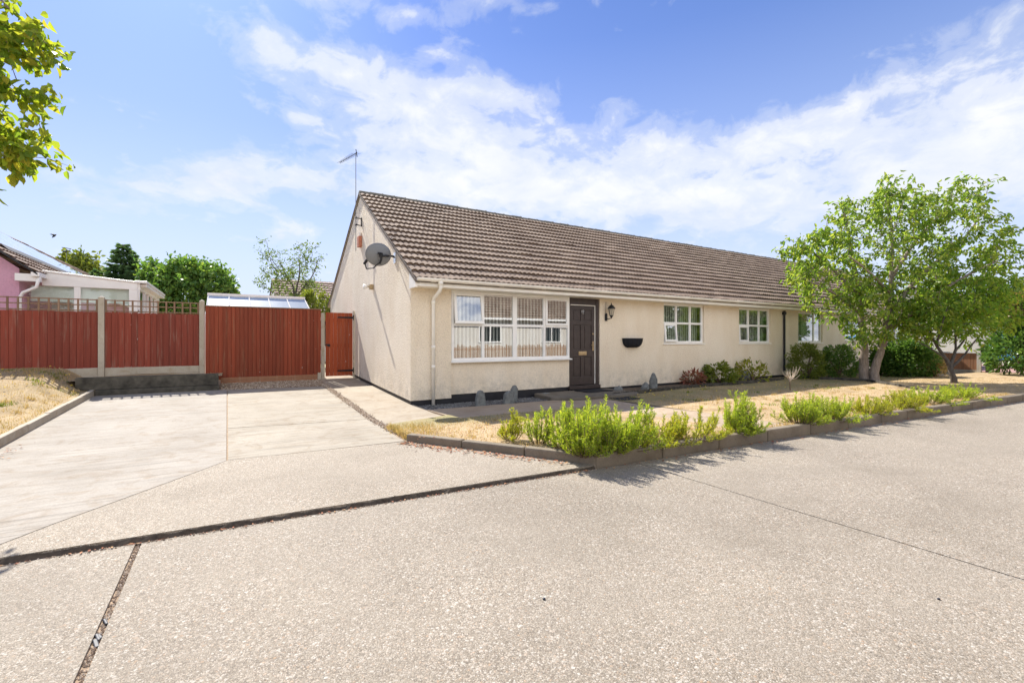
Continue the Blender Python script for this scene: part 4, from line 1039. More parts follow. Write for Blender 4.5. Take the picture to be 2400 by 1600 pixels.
# big double-stemmed tree on the right
bx, by = G(2022, 893, .1); zg = .08
def at(u, v, dep):                       # a point at a given distance, used to survey branch ends
    a = (u-1200)/F*dep; return np.array([a*CY+dep*SY, -a*SY+dep*CY, EYE+(HV-v)/F*dep])
dT = bx*SY+by*CY
limbs = [([at(2026, 905, dT+.1), at(2025, 850, dT+.1), at(2023, 800, dT+.1), at(2020, 760, dT+.1), at(2015, 700, dT+.2), at(2004, 640, dT+.3), at(1990, 560, dT+.3), at(1975, 480, dT+.4)], .155, .03),
         ([at(2046, 908, dT-.1), at(2052, 860, dT-.1), at(2066, 815, dT-.1), at(2077, 765, dT-.2), at(2086, 700, dT-.2), at(2090, 620, dT-.2), at(2090, 540, dT-.2), at(2075, 455, dT)], .14, .025),
         ([at(2085, 745, dT-.2), at(2140, 665, dT-.3), at(2210, 600, dT-.3), at(2260, 560, dT-.2), at(2300, 500, dT)], .09, .02),
         ([at(2080, 770, dT-.2), at(2160, 720, dT-.8), at(2240, 660, dT-1.0), at(2340, 610, dT-.9)], .08, .02),
         ([at(2090, 650, dT-.2), at(2150, 560, dT-.1), at(2215, 490, dT+.2), at(2235, 440, dT+.3)], .06, .015),
         ([at(2020, 740, dT+.1), at(1960, 690, dT-.5), at(1900, 660, dT-.8)], .06, .015),
         ([at(2010, 690, dT+.2), at(1940, 620, dT+.3), at(1880, 570, dT+.5)], .06, .015),
         ([at(2088, 690, dT-.2), at(2040, 640, dT-1.1), at(1990, 600, dT-1.6)], .06, .015),
         ([at(2015, 720, dT+.2), at(2080, 640, dT+1.2), at(2150, 570, dT+2.0)], .06, .015)]
def blob(u, v, dep, ru, rv, rd): return (at(u, v, dep), np.array([ru, rd, rv])*1.0)
pxm = dT/F
blobs = [blob(2070, 600, dT, 150*pxm, 165*pxm, 2.0), blob(1950, 640, dT+.1, 105*pxm, 110*pxm, 1.5), blob(1915, 585, dT+.2, 75*pxm, 45*pxm, 1.0), blob(2200, 560, dT, 130*pxm, 135*pxm, 1.7),
         blob(2100, 475, dT, 60*pxm, 60*pxm, .9), blob(2240, 470, dT, 75*pxm, 50*pxm, .9), blob(2270, 620, dT-.5, 100*pxm, 80*pxm, 1.3), blob(1990, 520, dT, 80*pxm, 55*pxm, 1.0), blob(2010, 720, dT-.6, 60*pxm, 70*pxm, .9), blob(2120, 710, dT-.6, 80*pxm, 80*pxm, 1.1),
         blob(1880, 660, dT-.2, 50*pxm, 35*pxm, .5), blob(2035, 790, dT-.6, 55*pxm, 28*pxm, .5), blob(1850, 590, dT, 40*pxm, 22*pxm, .4), blob(2330, 570, dT, 50*pxm, 40*pxm, .6), blob(2350, 650, dT-.3, 40*pxm, 40*pxm, .6)]
blobs = [(c, r) for c, r in blobs]
tree('leafy_tree', (bx, by, zg), 'big spreading green tree with two grey trunks on the front lawn', 'tree', limbs, blobs, 1120, 12, .15, 'cherry_leaf', shell=.32, droop=.7, spread=.2, twig_r=.010)
# small tree nearer the road on the right
sx, sy = G(2241, 899, .1); dS = sx*SY+sy*CY
limbs = [([(sx, sy, 0), at(2232, 878, dS), at(2224, 852, dS), at(2213, 835, dS), at(2190, 800, dS), at(2175, 760, dS+.2)], .10, .02),
         ([at(2226, 858, dS), at(2237, 830, dS), at(2240, 800, dS), at(2238, 750, dS-.2)], .055, .015),
         ([at(2228, 862, dS), at(2255, 838, dS), at(2272, 815, dS), at(2310, 770, dS)], .045, .012),
         ([at(2213, 838, dS), at(2180, 815, dS-.2), at(2150, 800, dS-.3)], .03, .01),
         ([at(2237, 825, dS), at(2265, 790, dS+.5), at(2290, 740, dS+.8)], .035, .01),
         ([at(2195, 808, dS), at(2205, 770, dS-.6), at(2220, 720, dS-.8)], .035, .01)]
pxs = dS/F
blobs = [blob(2220, 745, dS, 110*pxs, 55*pxs, 1.3), blob(2300, 740, dS+.2, 70*pxs, 65*pxs, 1.0), blob(2170, 730, dS, 60*pxs, 55*pxs, .9), blob(2330, 690, dS+.4, 50*pxs, 60*pxs, .7), blob(2250, 690, dS, 80*pxs, 60*pxs, 1.0)]
tree('small_tree', (sx, sy, .08), 'small tree with one thin dark leaning trunk right of the big tree', 'tree', limbs, blobs, 560, 12, .14, 'small_tree_leaf', 'dark_bark', shell=.2, droop=.6, spread=.18, twig_r=.008)
# overhanging branches top left: a tree standing left of the frame
dL = 5.2
def atl(u, v, d=dL): return at(u, v, d)
tb_ = at(-420, 1000, dL+.4); tb_[2] = .15
limbs = [([tb_, at(-400, 800, dL+.4), at(-370, 560, dL+.4), at(-330, 330, dL+.3), at(-280, 60, dL+.3), at(-240, -200, dL+.3)], .12, .03),
         ([at(-350, 420, dL+.3), at(-200, 330, dL+.1), at(-80, 250, dL), at(40, 190, dL)], .05, .010),
         ([at(-365, 520, dL+.3), at(-200, 420, dL), at(-60, 360, dL-.1), at(30, 330, dL-.1)], .045, .010),
         ([at(-310, 200, dL+.3), at(-160, 110, dL+.1), at(-20, 110, dL), at(90, 90, dL)], .045, .010),
         ([at(-280, 40, dL+.3), at(-160, -60, dL+.2), at(-40, -40, dL+.1), at(20, 20, dL)], .04, .010)]
pl_ = dL/F
blobs = [blob(20, 60, dL, 75*pl_, 60*pl_, .5), blob(85, 115, dL, 70*pl_, 40*pl_, .35), blob(40, 200, dL, 78*pl_, 50*pl_, .45), blob(10, 285, dL-.1, 85*pl_, 50*pl_, .4), blob(20, 350, dL-.1, 78*pl_, 50*pl_, .4), blob(-30, 420, dL-.1, 42*pl_, 30*pl_, .25),
         blob(-200, 200, dL+.2, 150*pl_, 260*pl_, .8), blob(-380, 150, dL+.5, 200*pl_, 330*pl_, 1.0), blob(-200, -150, dL+.2, 220*pl_, 130*pl_, .8)]
tree('overhanging_tree', tuple(tb_), 'sunlit yellow green tree branches reaching in at the top left', 'tree', limbs, blobs, 640, 13, .115, 'lime_leaf', shell=.2, droop=.8, spread=.12, twig_r=.006, aspect=.62)
# trees beyond the fences
p = at(440, 700, 20.0); pxt = 20.0/F
tree('broadleaf_tree', (p[0], p[1], .35), 'dense rounded dark green tree beyond the trellis fence', 'tree',
     [([(p[0], p[1], .2), (p[0], p[1], 2.0), (p[0]+.2, p[1], 3.6)], .16, .05)],
     [blob(440, 690, 20, 95*pxt, 75*pxt, 1.6), blob(375, 690, 20, 45*pxt, 65*pxt, 1.0), blob(500, 670, 20, 42*pxt, 50*pxt, 1.0), blob(445, 640, 20, 55*pxt, 38*pxt, 1.0), blob(360, 640, 19.8, 25*pxt, 25*pxt, .5), blob(530, 690, 20, 20*pxt, 40*pxt, .6)], 850, 14, .19, 'bush_leaf', 'dark_bark', shell=.5, droop=.1, spread=.3, twig_r=0, aspect=.6)
# conifer
p = at(290, 720, 26.0); T = thing('conifer', (p[0], p[1], .3), 'dark pointed conifer beyond the white conservatory', 'tree'); pc = 26.0/F
top = at(293, 573, 26.0)[2]; t = MB(); t.tube([(p[0], p[1], .2), (p[0], p[1], top)], [.14, .02], 8); t.build('trunk', 'dark_bark', T)
P = []; D = []; br = MB()
zz = 1.6; lay = 0
while zz < top-.1:
    f_ = (top-zz)/(top-1.6); R = (2.5*f_**.9+.10)*random.uniform(.85, 1.1); nb_ = int(8+6*f_)
    for k in range(nb_):
        a = 2*PI*(k/nb_)+lay*.7+random.uniform(-.2, .2); L = R*random.uniform(.72, 1.12); dr = np.array([math.cos(a), math.sin(a), 0])
        b0 = np.array([p[0], p[1], zz+random.uniform(-.14, .14)]); e = b0+dr*L+np.array([0, 0, random.uniform(.0, .24)*L]); m_ = b0+dr*L*.6+np.array([0, 0, -.10*L]); pl2 = bez(b0, m_, e, 5); br.tube(pl2, [.02, .015, .012, .008, .004], 4, cap=False)
        n = int(75*L)+18; tt = RNG.random(n)**.7; pa = np.array(pl2); i_ = np.minimum((tt*4).astype(int), 3); fr = tt*4-i_
        q = pa[i_]*(1-fr)[:, None]+pa[i_+1]*fr[:, None]; sd_ = np.array([-dr[1], dr[0], 0]); off = (RNG.random(n)-.5)*.55*(1.05-tt)*L
        P.append(q+sd_*off[:, None]+RNG.normal(0, .02, (n, 3))); D.append(np.tile(dr, (n, 1))*.8+sd_*np.sign(off)[:, None]*.6+RNG.normal(0, .25, (n, 3)))
    zz += .30+.06*f_; lay += 1
br.build('branches', 'dark_bark', T, recalc=False); P = np.concatenate(P); leaf_object('foliage', 'conifer_leaf', T, P, np.concatenate(D), .24*RNG.uniform(.6, 1.3, len(P)), aspect=.42)
p = at(190, 660, 34.0); py_ = 34/F
tree('young_tree', (p[0], p[1], .3), 'yellow green tree showing above the pink house roof', 'tree', [([(p[0], p[1], .2), (p[0], p[1], 5)], .15, .04)],
     [blob(205, 640, 34, 38*py_, 42*py_, 1.2), blob(165, 620, 34, 22*py_, 26*py_, .8), blob(220, 660, 34, 25*py_, 30*py_, .9)], 300, 11, .30, 'olive_leaf', 'dark_bark', shell=.4, droop=.0, spread=.3, twig_r=0, aspect=.6)
p = at(690, 720, 21.0); pb = 21/F
limbs = [([(p[0], p[1], .2), at(690, 690, 21), at(672, 650, 21), at(655, 610, 21)], .07, .012), ([at(690, 700, 21), at(702, 640, 21), at(700, 600, 21)], .05, .01), ([at(690, 700, 21), at(730, 650, 21), at(745, 610, 21)], .05, .01),
         ([at(688, 705, 21), at(650, 690, 21), at(615, 670, 21)], .035, .008), ([at(672, 650, 21), at(640, 625, 21), at(625, 565, 21)], .02, .006), ([at(660, 640, 21), at(630, 600, 21), at(610, 592, 21)], .02, .006)]
tree('thin_tree', (p[0], p[1], .3), 'sparse feathery tree standing behind the glasshouse', 'tree', limbs,
     [blob(690, 665, 21, 65*pb, 42*pb, 1.0), blob(720, 640, 21, 40*pb, 45*pb, .8), blob(640, 630, 21, 45*pb, 50*pb, .5), blob(620, 590, 21, 20*pb, 30*pb, .3), blob(725, 590, 21, 40*pb, 25*pb, .4), blob(615, 665, 21, 32*pb, 15*pb, .3), blob(700, 690, 21, 70*pb, 30*pb, .9)], 230, 11, .12, 'thin_tree_leaf', 'dark_bark', shell=.2, droop=.1, spread=.25, twig_r=.010)
p = at(740, 720, 17.5); pp_ = 17.5/F
shrub('garden_shrub', (p[0], p[1], .3), 'yellow tipped green shrub behind the side gate', 'shrub', [blob(742, 712, 17.5, 26*pp_, 26*pp_, .5), blob(725, 705, 17.5, 14*pp_, 18*pp_, .4), blob(768, 722, 17.5, 14*pp_, 30*pp_, .4)], 1500, .12, 'olive_leaf', clumps=50)
# right hand background greenery
p = at(2375, 780, 26.0); pk = 26/F
tree('dark_conifer', (p[0], p[1], .2), 'dark conifer behind the laurel at the right edge', 'tree', [([(p[0], p[1], 0), (p[0], p[1], 5)], .16, .04)], [blob(2370, 720, 26, 40*pk, 60*pk, 1.2), blob(2365, 695, 26, 35*pk, 20*pk, .9), blob(2440, 720, 26, 50*pk, 70*pk, 1.2)], 420, 14, .22, 'conifer_leaf', 'dark_bark', shell=.5, droop=.1, spread=.3, twig_r=0)
hx, hy = G(2375, 882, .08)
dh = hx*SY+hy*CY; ph = dh/F
shrub('laurel_hedge', (hx+.6, hy-.3, .08), 'tall glossy laurel hedge at the right edge of the photo', 'hedge', [blob(2400, 830, dh, 75*ph, 50*ph, 1.0), blob(2405, 780, dh+.3, 75*ph, 50*ph, 1.0), blob(2400, 740, dh+.4, 60*ph, 30*ph, .8), blob(2480, 800, dh, 80*ph, 90*ph, 1.0)], 9000, .14, 'laurel_leaf', clumps=300, cs=.22, shell=.7)
p = at(2395, 722, dh+.5)
shrub('red_tipped_shrub', (p[0], p[1], .08), 'shrub with red and orange tips above the laurel hedge', 'shrub', [blob(2385, 718, dh+.6, 50*ph, 24*ph, .8), blob(2440, 715, dh+.6, 60*ph, 30*ph, .8), blob(2350, 735, dh+.4, 25*ph, 22*ph, .5)], 2600, .13, 'laurel_red', clumps=120, cs=.2, stems=8)
# shrubs against the neighbour wall
def ground_shrub(name, u0, u1, vtop, vbase, label, mat, n, size, Y=None, dscale=.5, clumps=70, cs=.14, cat='shrub', group=None, zb=.1):
    x, y = G((u0+u1)/2, vbase, zb)
    if Y: y = Y; x = onY((u0+u1)/2, 800, Y)[0]
    dep = x*SY+y*CY; px = dep/F; h = (vbase-vtop)*px; wd = (u1-u0)*px
    return shrub(name, (x, y, zb), label, cat, [((x, y, zb+h*.38), (wd*.50, wd*dscale, h*.40)), ((x-.1*wd, y, zb+h*.66), (wd*.30, wd*dscale*.8, h*.34))], n, size, mat, group, clumps=clumps, cs=cs)
ground_shrub('rounded_shrub', 1845, 1935, 806, 884, 'bushy olive green shrub below the neighbour window', 'olive_leaf', 3600, .075, Y=8.2, dscale=.42)
ground_shrub('rounded_shrub', 1925, 2010, 812, 886, 'darker shrub just left of the big tree trunks', 'bush_leaf', 3000, .08, Y=7.95, dscale=.4)
ground_shrub('rounded_shrub', 1935, 1985, 788, 850, 'loose tall shrub against the cream wall behind the darker shrub', 'thin_tree_leaf', 500, .09, Y=8.6, dscale=.4, clumps=40)
ground_shrub('broad_hedge', 2050, 2185, 795, 880, 'broad glossy green hedge behind the big tree trunks', 'laurel_leaf', 7500, .12, dscale=.45, clumps=200, cs=.2, cat='hedge')
ground_shrub('grey_twiggy_shrub', 2165, 2215, 838, 882, 'grey leafless twiggy shrub beside the broad hedge', 'dry_grass', 500, .12, clumps=40)
# little plants in the front bed
ground_shrub('red_leaved_plant', 1598, 1648, 868, 900, 'red leaved plant low in the front flower bed', 'red_leaf', 260, .10, clumps=22, cs=.12, cat='plant', Y=8.72)
ground_shrub('green_leaved_plant', 1655, 1722, 860, 902, 'bushy green plant with bronze tops in the front bed', 'olive_leaf', 620, .12, clumps=34, cs=.14, cat='plant', Y=8.6)
ground_shrub('yellow_leaved_plant', 1728, 1800, 852, 895, 'straggly yellow leaved plant around the wide slate stone', 'yellow_leaf', 300, .13, clumps=22, cs=.16, cat='plant', Y=8.6)
# dead twiggy sapling on the lawn
tx, ty = G(1852, 915, .1); T = thing('dead_sapling', (tx, ty, .09), 'pale bare dried up sapling on the shaded lawn', 'plant')
t = MB(); t.tube([(tx, ty, .05), (tx-.01, ty, .25), (tx-.03, ty, .42)], [.016, .013, .01], 6); t.build('stem', 'stem_brown', T)
t = MB()
for k in range(20):
    a = random.uniform(0, 6.3); r = random.uniform(.08, .36); h = random.uniform(.5, .72); c = Vector((tx-.03, ty, random.uniform(.32, .42)))
    e = Vector((tx-.03+r*math.cos(a), ty+r*math.sin(a)*.6, h)); m_ = (c+e)/2+Vector((r*.3*math.cos(a), 0, -.03)); t.tube([c, m_, e], [.008, .006, .003], 5)
    if random.random() < .6: t.tube([m_, m_+Vector((random.uniform(-.1, .1), random.uniform(-.05, .05), random.uniform(.02, .14)))], [.006, .003], 4)
t.build('twigs', 'dead_twig', T)

# rosemary along the kerb
def rosemary(x, y, h, w, n, label, mat='rosemary_leaf', lean=0, dense=1.0):
    zb = .12; T = thing('rosemary_bush', (x, y, zb), label, 'shrub', 'rosemary bushes along the kerb')
    st = MB(); P = []; D = []
    for k in range(n):
        a = random.uniform(0, 2*PI); rr = w*math.sqrt(random.random())*.5; hh = h*random.uniform(.45, 1.0)*(1-.25*(rr/(w*.5))**2)
        b0 = np.array([x+rr*.30*math.cos(a), y+rr*.30*math.sin(a), zb-.02]); e = np.array([x+rr*math.cos(a)+lean*hh, y+rr*math.sin(a)*.8-.03, zb+hh])
        if random.random() < .22: e[2] = zb+hh*.3; e[:2] += np.array([math.cos(a), math.sin(a)])*w*.22
        m_ = b0*.35+e*.65; m_[:2] = b0[:2]*.15+e[:2]*.85; m_[2] = zb+(e[2]-zb)*.40; pl2 = bez(b0, m_, e, 7)
        st.tube(pl2, [.0055, .005, .0045, .004, .003, .0025, .0015], 4, cap=False)
        shoots = [pl2]
        for q_ in range(random.randint(3, 6)):
            t_ = random.uniform(.25, .85); c0 = pl2[int(t_*6)]; L_ = h*random.uniform(.12, .30); a2 = random.uniform(0, 2*PI)
            e2 = c0+np.array([math.cos(a2)*L_*.55, math.sin(a2)*L_*.5, L_*random.uniform(.5, .95)]); m2 = (c0+e2)/2+np.array([math.cos(a2), math.sin(a2), -.6])*L_*.16
            s2 = bez(c0, m2, e2, 7); shoots.append(s2); st.tube(s2, [.003]*6+[.001], 3, cap=False)
        for sh in shoots:
            L = np.linalg.norm(sh[-1]-sh[0]); q = int(L*300*dense)
            tt = (.22 if sh is pl2 else .05)+(.78 if sh is pl2 else .95)*RNG.random(q)**.8; pa = np.array(sh); i_ = np.minimum((tt*6).astype(int), 5); fr = tt*6-i_
            pos = pa[i_]*(1-fr)[:, None]+pa[i_+1]*fr[:, None]; ax_ = unit(pa[i_+1]-pa[i_]+1e-6); rd_ = unit(np.cross(ax_, RNG.normal(size=(q, 3))))
            P.append(pos); D.append(ax_*RNG.uniform(.35, 1.2, q)[:, None]+rd_*.75)
    st.build('stems', 'stem_brown', T, recalc=False); P = np.concatenate(P); leaf_object('needles', mat, T, P, np.concatenate(D), .036*RNG.uniform(.5, 1.4, len(P)), aspect=.17, fold=.04, droop=0)
    return T
RB = [ (1203, 1030, 960, .34, 12, 'slim sparse rosemary at the left end of the row', 'rosemary_yellow', .0),
 (1262, 1038, 945, .30, 12, 'narrow rosemary with tall spikes next to the leftmost one', 'rosemary_leaf', .0),
 (1322, 1052, 945, .32, 14, 'thin open rosemary just left of the corner bush', 'rosemary_leaf', .0),
 (1392, 1070, 925, .62, 44, 'tallest rosemary spilling over the kerb corner', 'rosemary_leaf', .05),
 (1462, 1070, 950, .42, 22, 'feathery rosemary right of the corner bush', 'rosemary_leaf', .1),
 (1522, 1068, 942, .44, 26, 'rosemary hanging low over the kerb beside the corner', 'rosemary_leaf', .1),
 (1585, 1050, 962, .42, 18, 'yellowing rosemary in the middle of the left group', 'rosemary_yellow', .25),
 (1655, 1036, 952, .46, 18, 'thin yellowish rosemary leaning to the right', 'rosemary_yellow', .3),
 (1738, 1016, 924, .50, 34, 'bushy upright rosemary before the gap in the row', 'rosemary_leaf', .12),
 (1908, 998, 918, .60, 44, 'full rosemary bush just after the gap in the row', 'rosemary_leaf', .0),
 (1958, 985, 925, .70, 40, 'wide rosemary touching the one after the gap', 'rosemary_leaf', .1),
 (2035, 970, 925, .75, 34, 'low yellow green rosemary in the right group', 'rosemary_yellow', .25),
 (2110, 958, 915, .85, 40, 'spreading rosemary before the last two bushes', 'rosemary_yellow', .2),
 (2175, 945, 906, .85, 40, 'dense rosemary second from the right end', 'rosemary_leaf', .2),
 (2245, 934, 898, .9, 42, 'rosemary at the far right end of the row', 'rosemary_leaf', .25)]
for u, vb, vt, w_, n_, lab, mt_, ln_ in RB:
    x, y = G(u, vb, .12); ymin = yr(x)+.16
    if 1300 < u < 1700 and not 1380 < u < 1400: w_ *= 1.45; n_ = int(n_*1.25)
    if x < 3.6: y = max(y, 3.85+(3.43-x)*1.55+.16)
    y = max(y, ymin); dep = x*SY+y*CY; h_ = (EYE+(HV-vt)/F*dep)-.12
    rosemary(x, y, h_*1.10, w_*1.2, int(n_*1.25), lab, mt_, ln_, dense=1.0 if dep < 7 else .75)

# ------------------------------------------------------------------ pink house, conservatory, glasshouse, roof behind
PK = thing('pink_bungalow', (-5.5, 16.2, .4), 'pink bungalow with solar panels on its brown roof', 'house')
ex, ez = onY(92, 640, 16.1)[0], onY(92, 640, 16.1)[2]; wx = onY(45, 640, 16.2)[0]; rx, rz = -6.6, 5.05; ye = 36.0
t = MB(); ez0 = ez-.02
t.add([(-9.6, 16.2, .2), (wx, 16.2, .2), (wx, 16.2, ez+.10), (rx, 16.2, rz-.12), (-9.6, 16.2, ez)], [(0, 1, 2, 3, 4)])
t.add([(wx, 16.2, .2), (wx, ye, .2), (wx, ye, ez), (wx, 16.2, ez)], [(0, 1, 2, 3)])
t.build('wall', 'pink_paint', PK, recalc=False)
t = MB(); slp = math.hypot(rx-ex, rz-ez)
tile_roof(t, (ex, 15.95, ez), (0, 1, 0), (rx-ex, 0, rz-ez), ye-15.95, slp, 12, pitch=.2, res=3)
tile_roof(t, (2*rx-ex, 15.95, ez), (0, 1, 0), (ex-rx, 0, rz-ez), ye-15.95, slp, 12, pitch=.2, res=2)
PR = t.build('roof', 'brown_tile', PK, recalc=False)
t = MB(); dd_ = np.array([rx-ex, 0, rz-ez])/slp; nn_ = np.array([-dd_[2], 0, dd_[0]]); nn_ = nn_ if nn_[2] > 0 else -nn_
def onroof(s, y, h): q = np.array([ex, 0, ez])+dd_*s+nn_*h; return (q[0], y, q[2])
for k in range(9):
    y0_ = 16.6+k*1.72; y1_ = y0_+1.68
    t = MB(); t.add([onroof(slp*.34, y0_, .09), onroof(slp*.34, y1_, .09), onroof(slp*(.96-.055*k), y1_, .09), onroof(slp*(.96-.055*k), y0_, .09), onroof(slp*.34, y0_, .05), onroof(slp*.34, y1_, .05), onroof(slp*(.96-.055*k), y1_, .05), onroof(slp*(.96-.055*k), y0_, .05)], [(0, 1, 2, 3), (7, 6, 5, 4), (0, 4, 5, 1), (1, 5, 6, 2), (2, 6, 7, 3), (3, 7, 4, 0)])
    t.build('solar_panel', 'solar_glass', PR)
t = MB(); t.add([onroof(slp*.27, 16.5, .07), onroof(slp*.27, 32.2, .07), onroof(slp*.335, 32.2, .10), onroof(slp*.335, 16.5, .10)], [(0, 1, 2, 3)]); t.build('panel_skirt', 'plinth_black', PR)
t = MB(); t.prism([(ex+.02, ez-.07), (ex+.02, ez-.03), (rx, rz+.01), (rx, rz-.05)], 'y', 15.9, 15.96); t.build('verge', 'plinth_black', PR)
t = MB(); t.box(wx-.02, ex+.02, 15.98, 16.22, ez-.22, ez-.04); t.box(ex-.10, ex+.05, 15.9, ye, ez-.10, ez-.0); t.build('fascia', 'white_upvc', PK)
t = MB(); px_ = ex+.0; t.tube([(px_+.02, 15.99, ez-.1), (px_-.02, 15.99, ez-.36), (wx+.10, 16.08, ez-.50), (wx+.04, 16.1, ez-.62), (wx+.04, 16.1, .4)], .036, 10); t.build('downpipe', 'white_upvc', PK, smooth=True)
ta = at(156, 586, 33.0); T = thing('distant_aerial', (ta[0], ta[1], 5.2), 'tiny dark aerial above the pink house roof', 'aerial')
t = MB(); t.tube([(ta[0], ta[1], 4.8), (ta[0], ta[1], ta[2]+.12)], .006, 5); t.build('mast', 'aluminium', T)
t = MB(); t.tube([ta+np.array([-.25, 0, .16]), ta+np.array([.25, 0, .10])], .025, 5); t.tube([ta+np.array([-.18, 0, -.12]), ta+np.array([.2, 0, -.06])], .05, 6)
for k in (-.18, 0, .18): t.tube([ta+np.array([k, 0, -.2]), ta+np.array([k, 0, .05])], .02, 5)
t.build('antenna', 'black_iron', T)
# conservatory
CN = thing('conservatory', (-3.0, 16.6, .35), 'white framed conservatory attached to the pink bungalow', 'conservatory')
yc = 16.55; xr = onY(322, 670, yc)[0]; zl = onY(97, 635, yc)[2]; zr = onY(322, 662, yc)[2]; zf = onY(180, 673, yc)[2]; xl = wx+.05
t = MB(); t.prism([(ex-.05, zf), (xr, zf), (xr, zr), (ex-.05, zl)], 'y', yc-.04, yc+.04); t.prism([(ex-.05, zl-.02), (xr+.02, zr-.02), (xr+.02, zr+.02), (ex-.05, zl+.02)], 'y', yc-.07, yc+.05)
t.box(xr-.02, xr+.06, yc, 20.9, zf, zr); t.box(xr-.05, xr+.22, yc-.06, 21.0, zr-.02, zr+.05); t.box(xr+.06, xr+.20, yc+.1, 21.0, zr-.11, zr-.03)
t.build('fascia', 'white_upvc', CN, bevel=.008)
t = MB()
for u in (50, 186, 320):
    x = onY(u, 700, yc)[0]; wd = .10 if u != 320 else .16; t.box(x-wd, x+.03, yc-.035, yc+.035, .4, zf)
for y in (16.6, 17.6, 18.3, 19.2, 20.1, 20.85): t.box(xr-.02, xr+.05, y-.05, y+.05, .4, zf)
for z in (1.0, 2.2): t.box(xr-.02, xr+.045, yc, 20.9, z-.03, z+.03)
t.box(xl, xr, yc-.03, yc+.03, .4, 1.0); t.build('frame', 'white_upvc', CN, bevel=.006)
t = MB(); t.box(xl, xr, yc-.005, yc+.005, 1.0, zf); t.box(xr+.005, xr+.015, yc, 20.9, .5, zf); t.build('glazing', 'clear_glass', CN)
t = MB(); t.box(xl+.05, xr-.1, yc+.07, yc+.08, zf-.40, zf); t.build('blind', 'roller_blind', CN)
t = MB(); t.add([(xl-1, 17.6, .5), (xr-.5, 17.6, .5), (xr-.5, 17.6, 1.7), (xl-1, 17.6, 1.7)], [(0, 1, 2, 3)]); t.box(xl+.3, xl+.8, 17.2, 17.3, .5, 2.5); t.box(xl+1.2, xl+1.3, 17.1, 17.2, .5, 2.5); t.build('curtains', 'blind_white', CN)
t = MB(); t.add([(ex-.05, yc, zl-.03), (xr+.1, yc, zr-.03), (xr+.1, 21, zr-.03), (ex-.05, 21, zl-.03)], [(0, 1, 2, 3)]); t.build('roof', 'polycarbonate', CN)
# red fence behind the trellis
t = MB()
for k in range(40): t.box(-2.0+k*.1, -1.902+k*.1, 17.2, 17.22+.005*(k % 2), .3, 2.15)
tag(t.build('inner_fence', 'red_fence', origin=(0, 17.2, .3)), 'dark red garden fence glimpsed through the trellis', 'fence')
# glasshouse
GH = thing('glasshouse', (.8, 15.6, .35), 'pale glazed greenhouse roof showing over the boarded panel', 'greenhouse')
yg = 15.75; a = onY(489, 690, yg)[0]; b = onY(712, 698, yg)[0]; zt = onY(600, 693.5, yg)[2]; be_ = b+.14
t = MB(); n = 5
t.box(a-.03, b+.03, yg-.04, yg+.04, zt-.045, zt+.03); ye_ = yg-.95; z_e = zt-.62
for s in (1, -1):
    for k in range(n+1):
        f_ = k/n; x = a+(b-a)*f_; x2 = (a-.04)+(be_-a+.04)*f_
        t.tube([(x, yg, zt), (x2, yg-s*.95, z_e)], .016, 5)
    t.tube([(a-.04, yg-s*.95, z_e), (be_, yg-s*.95, z_e)], .02, 5)
for x in (a-.04, be_):
    for s in (1, -1): t.tube([(x, yg-s*.95, .3), (x, yg-s*.95, z_e)], .02, 5)
t.build('frame', 'white_upvc', GH)
t = MB()
for s in (1, -1): t.add([(a, yg-s*.0, zt-.01), (b, yg, zt-.01), (be_, yg-s*.95, z_e-.01), (a-.04, yg-s*.95, z_e-.01)], [(0, 1, 2, 3)]); t.add([(a-.04, yg-s*.95, z_e), (be_, yg-s*.95, z_e), (be_, yg-s*.95, .35), (a-.04, yg-s*.95, .35)], [(0, 1, 2, 3)])
t.build('glazing', 'polycarbonate', GH, recalc=False)
# bungalow roof behind the thin tree
RH = thing('rear_bungalow', (6, 30, .3), 'bungalow with brown tiled roof far behind the gate', 'house')
yr_ = 30.0; xa = onY(639, 654, yr_)[0]; zt = onY(700, 657, yr_)[2]; xb = 16
t = MB(); tile_roof(t, (xa-.05, 25.6, 2.7), (1, 0, 0), (0, yr_-25.6, zt-2.7), xb-xa, math.hypot(yr_-25.6, zt-2.7), 13, pitch=.25, res=3); tile_roof(t, (xa-.05, 34.4, 2.7), (1, 0, 0), (0, yr_-34.4, zt-2.7), xb-xa, math.hypot(yr_-25.6, zt-2.7), 13, pitch=.25, res=2)
t.build('roof', 'brown_tile', RH, recalc=False)
t = MB(); t.prism([(25.9, .2), (34.1, .2), (34.1, 2.7), (yr_, zt-.1), (25.9, 2.7)], 'x', xa, xb-.1); t.build('wall', 'white_render', RH)
t = MB(); t.box(xa+1.5, xa+3, 25.86, 25.89, 1.2, 2.4); t.build('window', 'car_glass', RH)

# ------------------------------------------------------------------ things at the far right
FX_ = 25.4
LF = thing('boundary_fence', (FX_, 6.9, .1), 'low orange brown boarded fence with pale cap beyond the small tree', 'fence')
y0_, y1_ = 6.12, 7.62; t = MB(); n = 16
for k in range(n): y = y0_+(y1_-y0_)*k/n; t.box(FX_, FX_+.03+.008*(k % 2), y, y+(y1_-y0_)/n-.006, .20, .86)
t.build('panel', 'brown_fence', LF); t = MB(); t.box(FX_-.03, FX_+.06, y0_, y1_, .861, .905); t.build('cap', 'white_upvc', LF); t = MB(); t.box(FX_-.01, FX_+.05, y0_, y1_, .02, .195); t.build('gravel_board', 'post_concrete', LF)
t = MB(); t.box(FX_-.02, FX_+.09, y0_-.125, y0_-.005, 0, .90); t.build('post', 'white_render', LF); t = MB(); t.box(FX_-.02, FX_+.07, y1_+.005, y1_+.10, 0, .98); t.build('post', 'white_upvc', LF)
